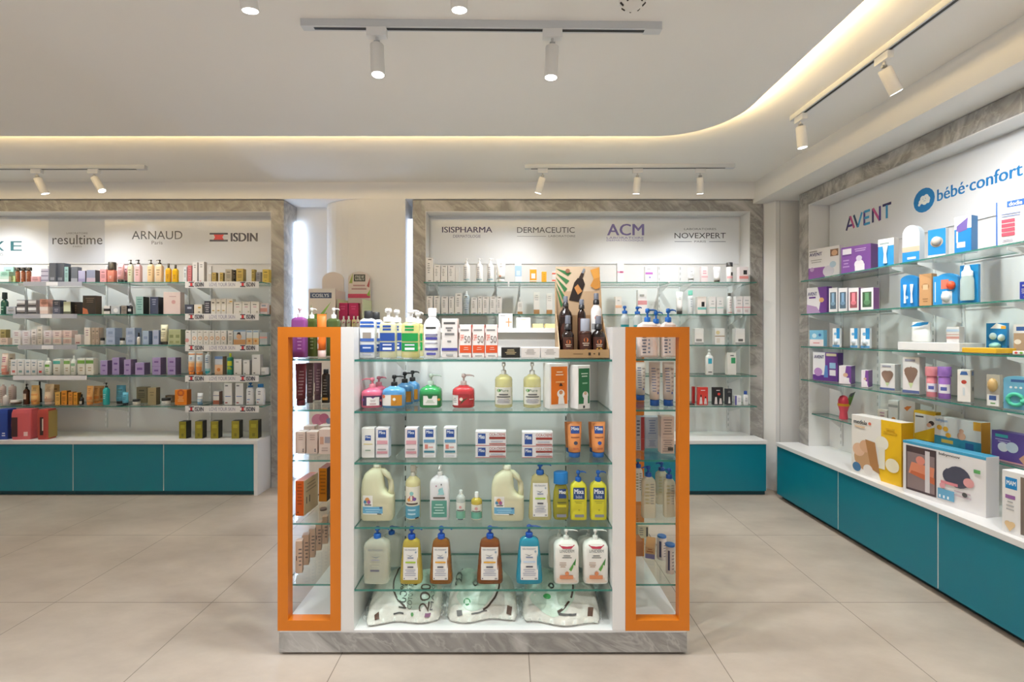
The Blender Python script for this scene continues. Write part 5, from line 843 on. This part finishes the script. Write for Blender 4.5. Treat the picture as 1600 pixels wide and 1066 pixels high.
box('G2', 858.5, 888, 568, 'f0ece8', 'white carton with orange mask picture', 'r .08 .1 .95 .93 e0741c;c .6 .33 .2 f0ece8;p f0ece8 .45 .1 .8 .1 .7 .4 .5 .4;c .6 .36 .1 c98a5c;p 3a2a22 .5 .5 .7 .5 .6 .58;l .25 .72 .8 .84 2 f6d8b8;l .2 .55 .9 .63 1 f0b070', d=.07, a=20, side='e3dfdc', y=2.035)
box('G2', 903, 922, 571, 'f0ece8', 'white carton with green mask picture', 'r .05 .12 .95 .93 1f6f42;c .6 .32 .24 f0ece8;p f0ece8 .45 .12 .8 .12 .8 .35 .5 .4;c .6 .36 .12 c9a88c;l .25 .72 .8 .84 2 c8e0cc;l .2 .55 .9 .63 1 8fc0a0;r .4 .02 .55 .08 333', d=.07, a=28, side='e6e2df', y=2.03)
# third shelf
MX = 'r {0} {1} {2} {3} 2a4f9c;T {4} {5} {6} {7} f2f4fa Mixa'
def mx(u0, v0, u1, v1): w, h = u1-u0, v1-v0; return MX.format(u0, v0, u1, v1, u0+w*.12, v0+h*.48, u1-w*.12, v1-h*.12)
box('G3', 565, 585, 669, 'eee9e4', 'slim white cream carton with small blue square', mx(.27, .58, .73, .75)+';r .15 .45 .85 .47 d8c060;l .2 .2 .8 .3 1 9a9', d=.045)
PKC = mx(.18, .68, .8, .93)+';r .1 .46 .9 .58 dfa0ac;r .15 .27 .8 .3 999;r .1 .14 .9 .22 d89aa6'
box('G3', 587, 607.5, 669, 'efe6e8', 'white and pink cream carton touching the slim one', PKC, d=.045, side='c9d0e0'); box('G3', 632.5, 652.5, 669, 'f0e2e4', 'white and pink cream carton standing alone', PKC, d=.045, side='c9d0e0')
for x in (660.5, 693): box('G3', x, x+20.5, 668, 'eeeff0', 'white carton with blue-red print', mx(.2, .68, .82, .93)+';r .08 .5 .92 .6 6a9cc0;r .15 .3 .4 .44 dc8a80;r .45 .33 .8 .37 e0a8a0;r .1 .17 .9 .24 4a8a9c;r .15 .05 .85 .07 bbb', d=.045, side='d6dce0')
CI = mx(.08, .15, .33, .85)+';t .45 .68 .98 .88 b0564c CICA-CREME;r .45 .46 .98 .62 9a3a32;r .45 .1 .98 .17 b0564c;l .5 .22 .9 .38 1 b0b0c0;b .0 .05 b05a54'
for x0, x1, ys in ((742.5, 791, (697, 674)), (815.5, 864, (698, 675))):
    stack('G3', x0, x1, ys, [('ece8ea', 'lower flat cream carton with red lettering', CI), ('ece8ea', 'upper flat cream carton with red lettering', CI)], d=.045)
TB = 'r .2 .68 .85 .95 2a4f9c;T .27 .8 .8 .92 f2f4fa Mixa;r .2 .52 .85 .56 a05a3a;c .55 .34 .16 {0};r .35 .1 .8 .16 c9704a'
for x0, x1, q, d in ((886, 909, '4a4a5c', 'orange hand cream tube with round picture, front'), (923, 946, '2a4f9c', 'orange hand cream tube with blue square, front')):
    tube('G3', x0, x1, 659, 'ef9a5c', d, '2566b4', TB.format(q)); tube('G3', x0-4, x1-6, 659, 'e58f55', d.replace('front', 'behind'), '2566b4', '', y=2.16)
# fourth shelf
def jug(x0, x1, yt, desc):
    (x, y, z), th, r, H = round_at('G4', x0, x1, yt, 2.05, None, .62); R = empty('refill_jug', (x, y, z), th); c = 'eae6c4:a84'; d = r*.5; m = MB()
    m.loft([(0, r*.94, d*.92, 4.5), (H*.03, r, d, 4.5), (H*.4, r, d, 4.5), (H*.43, r*.98, d, 4.5), (H*.47, r*.8, d, 4, -r*.2), (H*.55, r*.7, d*.98, 3.5, -r*.3), (H*.68, r*.66, d*.95, 3, -r*.3), (H*.8, r*.56, d*.9, 3, -r*.24), (H*.87, r*.4, d*.7, 2.5, -r*.12), (H*.91, r*.24, d*.45, 2, -r*.05), (H*.93, r*.22, r*.22, 2, -r*.05)], c, 32); m.build('jug_body', R)
    m = MB(); m.tube([(r*.02, 0, H*.86), (r*.3, 0, H*.845), (r*.6, 0, H*.77), (r*.78, 0, H*.66), (r*.82, 0, H*.54), (r*.78, 0, H*.42)], [r*.2, r*.2, r*.19, r*.17, r*.17, r*.2], c, 14); m.build('jug_handle', R)
    m = MB(); m.loft([(H*.925, r*.25, r*.25, 2, -r*.05), (H*.995, r*.25, r*.25, 2, -r*.05), (H, r*.22, r*.22, 2, -r*.05)], 'e9e6d0', 20); m.build('cap', R)
    m = MB(); A = r*.86; f = lambda u, v, o: (-A*.95+u*A*1.5, -d*(1-min(1, abs(-A*.95+u*A*1.5)/r)**4.5)**(1/4.5)-o-.0006, H*.12+v*H*.33)
    art(m, f, 'r 0 .3 .48 1 f2efe8;r 0 0 .95 .4 6fb0d2;r 0 .0 .95 .05 f2efe8;r .8 .32 .92 .4 3a5a8c;c .22 .76 .11 e09a5c;c .3 .66 .08 a05a8c;c .12 .66 .07 4a8ab0;r .1 .48 .42 .53 555;l .1 .1 .85 .32 2 a9d4ea;r .7 .01 .9 .05 333', 12, 1.3); m.build('label', R)
    reg(R, 'G4', x0, desc, 'jug', 'refill jugs')
jug(565, 617, 722, 'large pale yellow handled baby-wash jug'); jug(767.5, 819, 726, 'large pale yellow handled baby-wash jug')
bottle('G4', 633.5, 657.5, 727, 'ded3a0:g:a85', 'baby bath spray with clear trigger and fruit picture', 'round', 'trigger', 'dcd6c8:a80', .2, lab=(.95, .02, .78, None), spec='r 0 0 1 1 ece6d8;r 0 .02 1 .4 62a8c4;c .5 .65 .2 b06a7a;c .3 .6 .12 e09a4c;c .7 .62 .12 7a5aa0;c .5 .8 .14 8fc8c8;r .1 .45 .9 .5 5a4a42;l .15 .1 .85 .35 2 b9dcea;r .75 .01 .95 .05 333', tr=.012)
bottle('G4', 672, 703, 726, 'e6e3e6', 'white baby lotion bottle with pump and sea-green panel', 'flat', 'pump', 'f0efec', .2, lab=(.86, .05, .95, None), spec='r .05 .02 .95 .45 5f9f90;c .6 .7 .15 8fc4cc;r .3 .8 .36 .84 b06a8c;r .6 .84 .66 .88 444;p 9fd0d4 .4 .6 .8 .6 .7 .8;r .15 .5 .85 .54 5a4a42;l .15 .1 .85 .38 4 bfe0d8', noz=0, tr=.011)
bottle('G4', 712.5, 727.5, 766, 'e3e7e2:g:a50', 'small clear baby bottle with clear cap', 'round', 'cap', 'e9ebe6:a80', .14, lab=(.95, .02, .7, None), spec='r 0 0 1 1 e3e4de;r 0 .05 1 .5 7fb8a0;c .5 .75 .15 d9a0a0;r .1 .52 .9 .58 555;r .2 0 .8 .05 556', tr=.008); bottle('G4', 736, 753.5, 769, 'c9b048:g:a85', 'small golden oil bottle with white cap', 'round', 'cap', 'f0f0ee', .2, lab=(.95, .02, .72, None), spec='r 0 0 1 1 e6e2d6;r 0 .05 1 .5 6fb09a;c .5 .75 .15 d9a0a0;r .1 .52 .9 .58 555', tr=.009)
NT = 'r 0 0 1 1 ebe8e4;t .1 .9 .85 .95 7a8090 NEUTRADERM;p 3a4a66 .2 .78 .5 .72 .7 .78 .5 .74;c .85 .85 .06 9ab;r .3 .66 .7 .7 8a94b0;r .15 .52 .85 .57 {0};r .3 .38 .7 .42 445;l .1 .12 .9 .34 4 aab;r .05 .03 .12 .07 556;r .8 .03 .95 .07 999'
bottle('G4', 825.5, 862, 723, 'd4c688:g:a66', 'tapered bottle of golden wash with blue pump', 'taper', 'pump', '2260b0', .2, lab=(.7, .08, .82, None), spec=NT.format('a8c840'), dep=.5, tr=.017)
bottle('G4', 863.5, 889, 737, '9a9430:g', 'olive green shampoo bottle with blue flip cap', 'oval', 'cap', '1f74b8', .24, lab=(.8, .04, .95, None), spec='r .3 .62 .9 .9 24437c;T .35 .76 .85 .86 f0f2f8 Mixa;r .2 .48 .9 .51 5a5a2a;r .15 .35 .9 .43 d8cc30;r .15 .05 .9 .14 8f90a0', tr=.033, dep=.55)
for x0, x1 in ((890.5, 916.5), (921.5, 947.5)): bottle('G4', x0, x1, 735, 'dcd234', 'yellow baby wash bottle with blue pump', 'flat', 'pump', '1f5fb2', .22, lab=(.86, .04, .93, 'dcd234'), spec='r .1 .58 .9 .92 24437c;T .18 .74 .82 .88 f2f4fa Mixa;t .28 .61 .72 .7 c8d4ea bébé;l .15 .44 .85 .54 2 b0a838;c .5 .26 .06 b8ae30;r .2 .05 .85 .13 8f9098', tr=.013)
# lowest shelf
bottle('G5', 569.5, 610, 823, 'e2e0cc:g:a42', 'clear tapered bottle with blue pump and faint print', 'flat', 'pump', '1f5fb2', .2, lab=(.8, .1, .9, None), spec='t .15 .82 .85 .88 77808c NEUTRADERM;p 4a5a76 .25 .68 .55 .62 .75 .68 .55 .64;r .3 .55 .7 .58 99a;r .25 .24 .7 .29 667;l .2 .36 .8 .5 2 b9b8a4', dep=.6, tr=.016, y=2.04); bottle('G5', 596, 628, 822, 'e0e2d4:g:a42', 'second clear bottle with blue pump, standing behind', 'flat', 'pump', '1f5fb2', .2, dep=.6, y=2.19, tr=.015)
for x0, x1, yt, c, k, d in ((625.5, 661, 823, 'c9b04a', 'a8c840', 'tapered bottle of yellow wash with blue pump'), (671.5, 707.5, 822.5, '9a5f1c', 'e0a840', 'amber wash with blue pump beside the yellow wash'), (745, 786, 822, '8a4a16', 'e0a840', 'deep amber wash with blue pump beside turquoise wash'), (806, 847.5, 820, '2a9ab8', 'c8d8ea', 'tapered bottle of turquoise wash with blue pump')):
    bottle('G5', x0, x1, yt, c+':g:a76', d, 'taper', 'pump', '1a4fae', .21, lab=(.72, .1, .83, None), spec=NT.format(k), dep=.55, tr=.016, y=2.04)
LV2 = 'r 0 0 1 1 e3cdbb;p b8324a .1 .99 .9 .99 .7 .9 .3 .9;t .15 .8 .85 .88 777 LINIDERM;l .2 .64 .8 .74 2 555;p 5fa048 .6 .35 .85 .55 .8 .4 .7 .3;p 3f8440 .78 .5 .95 .65 .9 .45;r .15 .1 .8 .2 d88a60;c .5 .25 .1 d88a60;l .1 .4 .5 .56 3 b9a090'
for x0, x1 in ((865, 904), (910.5, 949.5)): bottle('G5', x0, x1, 826, 'efebe4', 'white soap bottle with beige label, front', 'flat', 'pump', 'e9e6e0', .2, lab=(.82, .04, .93, None), spec=LV2, noz=1, tr=.012, y=2.04, dep=.6)
for x0, x1 in ((857, 891), (903, 936)): bottle('G5', x0, x1, 826, 'efebe4', 'white liquid soap bottle with pump, behind', 'flat', 'pump', 'ece9e4', .2, noz=-1, tr=.011, y=2.18, dep=.6)
# cotton bags on the base
def bag(x0, x1, yt, y, d, rz, draw, desc, sd):
    z = ZB+.001; w = (x1-x0)*(y+.05)/F; cx = ((x0+x1)/2-CX)*(y+.08)/F; R = empty('cotton_bag', (cx, y+d/2, z), rz); m = MB(); N, K = 44, 26; rd = random.Random(sd); ph = [rd.uniform(0, 6) for _ in range(8)]; h = yt
    def top(u, v):
        a, b = abs(2*u-1), abs(2*v-1); e = max(0, 1-a**4)**.5*max(0, 1-b**3.2)**.5
        wr = .012*math.sin(9*u+5*v+ph[0])*math.sin(7*v-3*u+ph[1])+.006*math.sin(23*u+ph[2]+6*math.sin(5*v+ph[3]))+.004*math.sin(31*v-17*u+ph[4])
        edge = .004*math.sin(40*u+ph[5])*b**6+.006*math.sin(26*v+ph[6])*a**6
        s = (v/.78)**.65 if v < .78 else max(0, 1-((v-.78)/.22)**2)**.5
        return max(0, 1-a**4)**.5*(h*s+wr*min(1, 3*s)*(.3 if .2 < u < .92 and v < .7 else 1))+.012+edge*.6
    def xy(u, v): return ((u-.5)*w*(1-.1*abs(2*v-1)**4), (v-.5)*d*(1-.06*abs(2*u-1)**3)+(1-v)*.012*math.sin(8*u+ph[7]))
    def pt(u, v, o=0): return (*xy(u, v), top(u, v)+o)
    vs = [pt(i/N, j/K) for j in range(K+1) for i in range(N+1)]; nt = len(vs)
    vs += [(*xy(i/N, j/K), 0 if 0 < i < N and 0 < j < K else .011) for j in range(K+1) for i in range(N+1)]
    q = [(j*(N+1)+i, j*(N+1)+i+1, (j+1)*(N+1)+i+1, (j+1)*(N+1)+i) for j in range(K) for i in range(N)]
    rim = [j*(N+1) for j in range(K+1)]+[K*(N+1)+i for i in range(1, N+1)]+[j*(N+1)+N for j in range(K-1, -1, -1)]+[i for i in range(N-1, 0, -1)]
    m.add(vs, q+[tuple(nt+i for i in f[::-1]) for f in q]+[(rim[i], rim[(i+1) % len(rim)], nt+rim[(i+1) % len(rim)], nt+rim[i]) for i in range(len(rim))], 'e6e4da:r28', True)
    def surf(u, v, o): return pt(u, v, o+.0022)
    def blot(c, cu, cv, ru, rv, off):
        k = 8; ring = [(0, 0)]+[(s/k*math.cos(t*math.pi/14), s/k*math.sin(t*math.pi/14)) for s in range(1, k+1) for t in range(28)]
        m.add([surf(cu+ru*a, cv+rv*b, off) for a, b in ring], [(0, 1+t, 1+(t+1) % 28) for t in range(28)]+[(1+(s-1)*28+t, 1+(s-1)*28+(t+1) % 28, 1+s*28+(t+1) % 28, 1+s*28+t) for s in range(1, k) for t in range(28)], c, True)
    blot('cfe0d0:r28', *draw['mint'], 0); 
    for c in draw['lines']:
        cu, cv, ru, rv, t0, t1 = c; n = 24; p = [surf(cu+ru*k*math.cos(t0+(t1-t0)*i/n), cv+rv*k*math.sin(t0+(t1-t0)*i/n), .0004) for i in range(n+1) for k in (1, .93)]
        m.add(p, [(2*i, 2*i+1, 2*i+3, 2*i+2) for i in range(n)], '4a382c')
    for a in draw['art']: art(m, surf, a, 40, 1, .0005)
    m.build('bag_body', R)
    for s in (-1, 1):                                     # crimped clear film at both ends
        m = MB(); n = 16; p = []
        for i in range(n+1):
            v = i/n; p += [(s*w*.49, (v-.5)*d*.92, .02+.01*math.sin(v*30)), (s*(w*.49+.008+.004*math.sin(v*19+sd)), (v-.5)*d*.95, .008+.03*abs(math.sin(v*11+sd)))]
        m.add(p, [(2*i, 2*i+1, 2*i+3, 2*i+2) for i in range(n)], 'eef0ee:g:a35', True); m.build('film_seal', R)
    reg(R, 'GB', x0, desc, 'bag', 'cotton bags')
bag(574, 690, .135, 2.045, .25, .1, dict(mint=(.62, .5, .3, .4), lines=[(.62, .5, .31, .42, 1.7, 4.4)], art=['q .42 .1 .52 .5 4a4a42 100%;q .54 .1 .6 .55 5a6a5c COTON_BIO;q .7 .08 .84 .5 5a4a3c 200;q .85 .1 .89 .5 777 MAXI;r .1 .02 .16 .1 5a3c2c;l .3 .02 .55 .06 1 555;c .62 .04 .02 5a9a5c;r .8 .02 .88 .06 8a5a7c']), 'clear bag of cotton pads printed with 100 percent and 200', 1)
bag(698, 808, .128, 2.06, .24, .06, dict(mint=(.4, .5, .3, .42), lines=[(.42, .5, .34, .46, -1.3, 1.2)], art=['c .28 .22 .05 2f8a4c;c .28 .22 .03 cfe8d4;p 8fc0a0 .45 .5 .55 .8 .6 .5;r .12 .03 .2 .09 777;l .3 .03 .6 .07 1 666;r .86 .03 .93 .14 5a3c2c;q .1 .5 .2 .9 5a6a5c 200']), 'clear bag of cotton pads with dark green dot, middle of three', 5)
bag(816, 938, .135, 2.035, .25, -.05, dict(mint=(.38, .48, .32, .44), lines=[(.32, .5, .36, .46, -1.2, .9)], art=['c .32 .3 .05 4fb060;c .32 .3 .03 e0f0e0;p 4f8a5c .52 .62 .6 .85 .66 .6;l .45 .04 .7 .1 1 555;r .85 .04 .92 .16 5a3c2c']), 'clear cotton bag with bright green dot, nearest the baby-care side', 9)
# ---------------------------------------------------------------- niche-side end of the island
bottle('E1', 456.5, 480, 480, '8a4a8c:g', 'purple shampoo bottle with pale pump', 'square', 'pump', 'd8c8d6', .2, lab=(.7, .1, .85, None), spec='l .4 .1 .95 .9 7 a878aa', noz=0, y=2.1, tr=.012); bottle('E1', 478.5, 496, 481, '4f5a2a:g', 'olive green shampoo bottle with white pump', 'square', 'pump', 'e6e8dc', .22, lab=(.7, .1, .85, None), spec='l .4 .1 .95 .9 7 7f8a5a', y=2.19, tr=.011); tube('E1', 495, 510.5, 491, 'f07a2c', 'orange tube with pale pink cap', 'ecd0c8', 'r .05 .02 .25 .45 efe6e0;l .4 .4 .9 .6 2 f8c090', capf=.16, y=2.12); bottle('E1', 511, 532, 481, '4f5f35:g', 'dark green shampoo bottle with white pump', 'square', 'pump', 'ececE6', .22, lab=(.7, .1, .85, None), spec='l .4 .1 .95 .9 7 7f8a5a', y=2.24, tr=.012)
for x0, x1, yt, c, y in ((461, 479, 568, '6a2430', 2.13), (478, 490.5, 567, '5a4444', 2.22), (490, 503, 567, '664450', 2.31)): tube('E2', x0, x1, yt, c, 'wine red conditioner tube' if c[0] == '6' and c[1] == 'a' else ('brown conditioner tube' if c[0] == '5' else 'mauve conditioner tube'), dark(c, .9), 'l .35 .1 .95 .9 8 a08084;r .02 .1 .22 .4 d8cfc4', y=y)
bottle('E2', 503.5, 515, 577, '2b241f:g', 'black-brown oil bottle with black cap', 'square', 'cap', '141314', .12, lab=(.8, .1, .9, None), spec='b 0 .1 c98a2c;l .1 .2 .9 .9 6 6a6258', y=2.22, tr=.012)
for x0, x1, y, yt in ((461, 477, 2.14, 675), (478.5, 496, 2.14, 675), (498, 517, 2.13, 671)): box('E3', x0, x1, yt, 'e6d2c8', 'pinkish white carton, front row', 'l .2 .6 .9 .9 3 c0a8a0;c .8 .2 .06 3a3a4c;c .8 .12 .06 3a3a4c' if x0 < 497 else 'r .1 .4 .4 .7 d0a088;r .5 .45 .95 .7 a8a0a8;l .1 .1 .9 .3 2 c0a8a0', d=.05, y=y)
for x0, x1, y in ((474, 492, 2.3), (496, 514, 2.28)): box('E3', x0, x1, 666, 'ecd9d0', 'pinkish white carton, back row', '', d=.05, y=y)
box('E4', 461.5, 475, 752, 'd9641c', 'slim orange carton with beige side', 'l .15 .3 .85 .95 7 b04c12;c .3 .1 .1 8a3c10', d=.14, y=2.12, a=-3, side='dccaa4', ss='l .1 .6 .9 .9 3 b0a080;r .15 .3 .2 .5 555;r .35 .3 .4 .5 555', top='c9683c'); box('E4', 498, 511, 732, 'd98a14', 'amber carton with dark side', 'l .15 .2 .85 .95 7 b06c10', d=.1, y=2.3, side='3a2a2c', top='b0562c'); jar('E4', 499.5, 511, 797, '8a7a72', 'small brown jar', '6a5a52', .5, y=2.2)
for i in range(6): box('E5', 461.5+10.5*i, 461.5+10.5*i+11-i*.6, 846-9.5*i, 'dcc0a8', 'beige carton in the slanting file', 'l .4 .2 .95 .8 5 8a7a74;r .1 .4 .2 .55 444', d=.035, y=2.13+.075*i, a=14, n='carton', side='cbb0a0')
# ---------------------------------------------------------------- baby-side end of the island
for x0, x1, y, d in ((969, 983, 2.5, 'slim teal-labelled bottle with blue pump'), (989, 1003, 2.45, 'slim teal-labelled bottle with blue pump')): bottle('F1', x0, x1, 478 if x0 < 980 else 479, 'dfe9e8:g:a85', d, 'round', 'pump', '1668c0', .16, lab=(.95, .1, .72, '2fa3ac'), spec='l .2 .2 .8 .8 3 bfe3e3', y=y, noz=0 if x0 < 980 else 1, tr=.014)
WB = 'b 0 1 eee2da;l .05 .05 .35 .95 9 5a6478;l .42 .05 .55 .95 7 7a8498;r .7 .0 1 1 ecd8ca'
for x0, x1, yt, y, d in ((995, 1028, 482, 2.11, 'white and blush blue-pumped bottle, front'), (1031, 1057, 482, 2.12, 'white and blush blue-pumped bottle, front'), (1014, 1036, 486, 2.31, 'white and blush lotion bottle with blue pump, behind')): bottle('F1', x0, x1, yt, 'eee2da', d, 'flat', 'pump', '1668c0', .28, lab=(.8, .05, .92, None), spec=WB, y=y, tr=.014, noz=1)
for x0, x1, yt, y in ((992, 1009, 566, 2.3), (1013.5, 1032, 565.5, 2.12), (1034.5, 1054, 565.5, 2.12)): tube('F2', x0, x1, yt, 'e0d4ca', 'white cream tube with blue cap', '1f56a4', 'l .1 .2 .6 .95 9 8a90a8;l .65 .2 .95 .95 6 b9a8a0;r .65 .15 .8 .22 5a6ab0', y=y)
stack('F3', 1033, 1054, (684, 651), [('e6d4c8', 'lower white carton with red side', 'l .1 .1 .9 .9 6 a89a94;r .5 .2 .9 .4 555'), ('e6d4c8', 'upper white carton with red side', 'l .1 .1 .9 .9 6 a89a94')], d=.05, y=2.14)
for x0, x1, y, d, zc in ((993, 1007, 2.2, 'grey carton with dark red edge', 'a33'), (1008, 1030, 2.24, 'pale blue-grey carton beside the red-sided pair', '6a7fb0')): stack('F3', x0, x1, (686, 652), [('b9bcc6', 'lower '+d, 'r .6 0 1 1 %s;l .1 .1 .5 .9 5 556' % zc if zc == 'a33' else 'l .2 .2 .8 .9 6 7a86a8'), ('b4b8c2', 'upper '+d, 'r .6 0 1 1 %s;l .1 .1 .5 .9 5 556' % zc if zc == 'a33' else 'l .2 .2 .8 .9 6 7a86a8')], d=.05, y=y)
for x0, x1, yt, y, d in ((1002, 1024, 728, 2.09, 'clear wash bottle with blue pump, foremost'), (1036, 1055, 732, 2.1, 'clear wash bottle with blue pump, beside the frame'), (1024, 1043, 722, 2.26, 'clear wash bottle with blue pump, in the middle'), (990, 1004, 717, 2.3, 'white wash bottle with blue pump, behind')): bottle('F4', x0, x1, yt, ('e2dcc0:g:a55' if d[0] == 'c' else 'e9e2da'), d, 'flat', 'pump', '1a4fa0', .2, lab=(.8, .08, .9, None), spec='l .05 .3 .5 .95 6 a09a70;l .55 .3 .95 .95 8 8a8a80', y=y, tr=.014, noz=-1)
for x0, x1, yt, y in ((1026, 1042, 836.5, 2.25), (1040, 1054, 849.5, 2.12)): bottle('F5', x0, x1, yt, 'e4dcd6', 'white wipes can with blue lid', 'can', 'cap', '3f78c0', .06, lab=(.95, .05, .95, None), spec='r .1 .1 .3 .9 4a4a66;l .5 .1 .9 .9 6 a8a0a4', y=y, tr=.022)
box('F5', 993, 1005, 846, 'b87a52', 'terracotta carton', '-', d=.08, y=2.3); box('F5', 1008, 1023, 855, 'd8b080', 'small carton with orange and violet print', 'b 0 .4 8a86b8;l .1 .5 .9 .9 2 b06a3c', d=.12, y=2.28, a=-20, top='d8a060'); box('F5', 997, 1014, 822, 'dcd4b8', 'tall cream carton with dark print', 'r .75 .1 .9 .9 444;l .1 .2 .5 .9 4 888', d=.05, y=2.5)
# ---------------------------------------------------------------- labels
seen = {}
for o, sh, px, desc, cat, grp in PENDING: seen.setdefault((sh, desc), []).append((px, id(o), o))
for (sh, desc), L in seen.items(): L.sort(key=lambda t: t[:2])
for o, sh, px, desc, cat, grp in PENDING:
    L = seen[sh, desc]; wh = SH[sh][2]
    if len(L) > 1:
        i = [t[2] for t in L].index(o); lab = '%s, %s of %s from the left, %s' % (desc, ORD[i], NUM[len(L)], wh)
        if len(lab.split()) > 16: lab = lab.replace(' from the left', '')
    else: lab = '%s %s' % (desc, wh)
    if len(lab.split()) > 16: print('LONG', lab)
    tag(o, lab, cat, '%s %s' % (grp, wh))
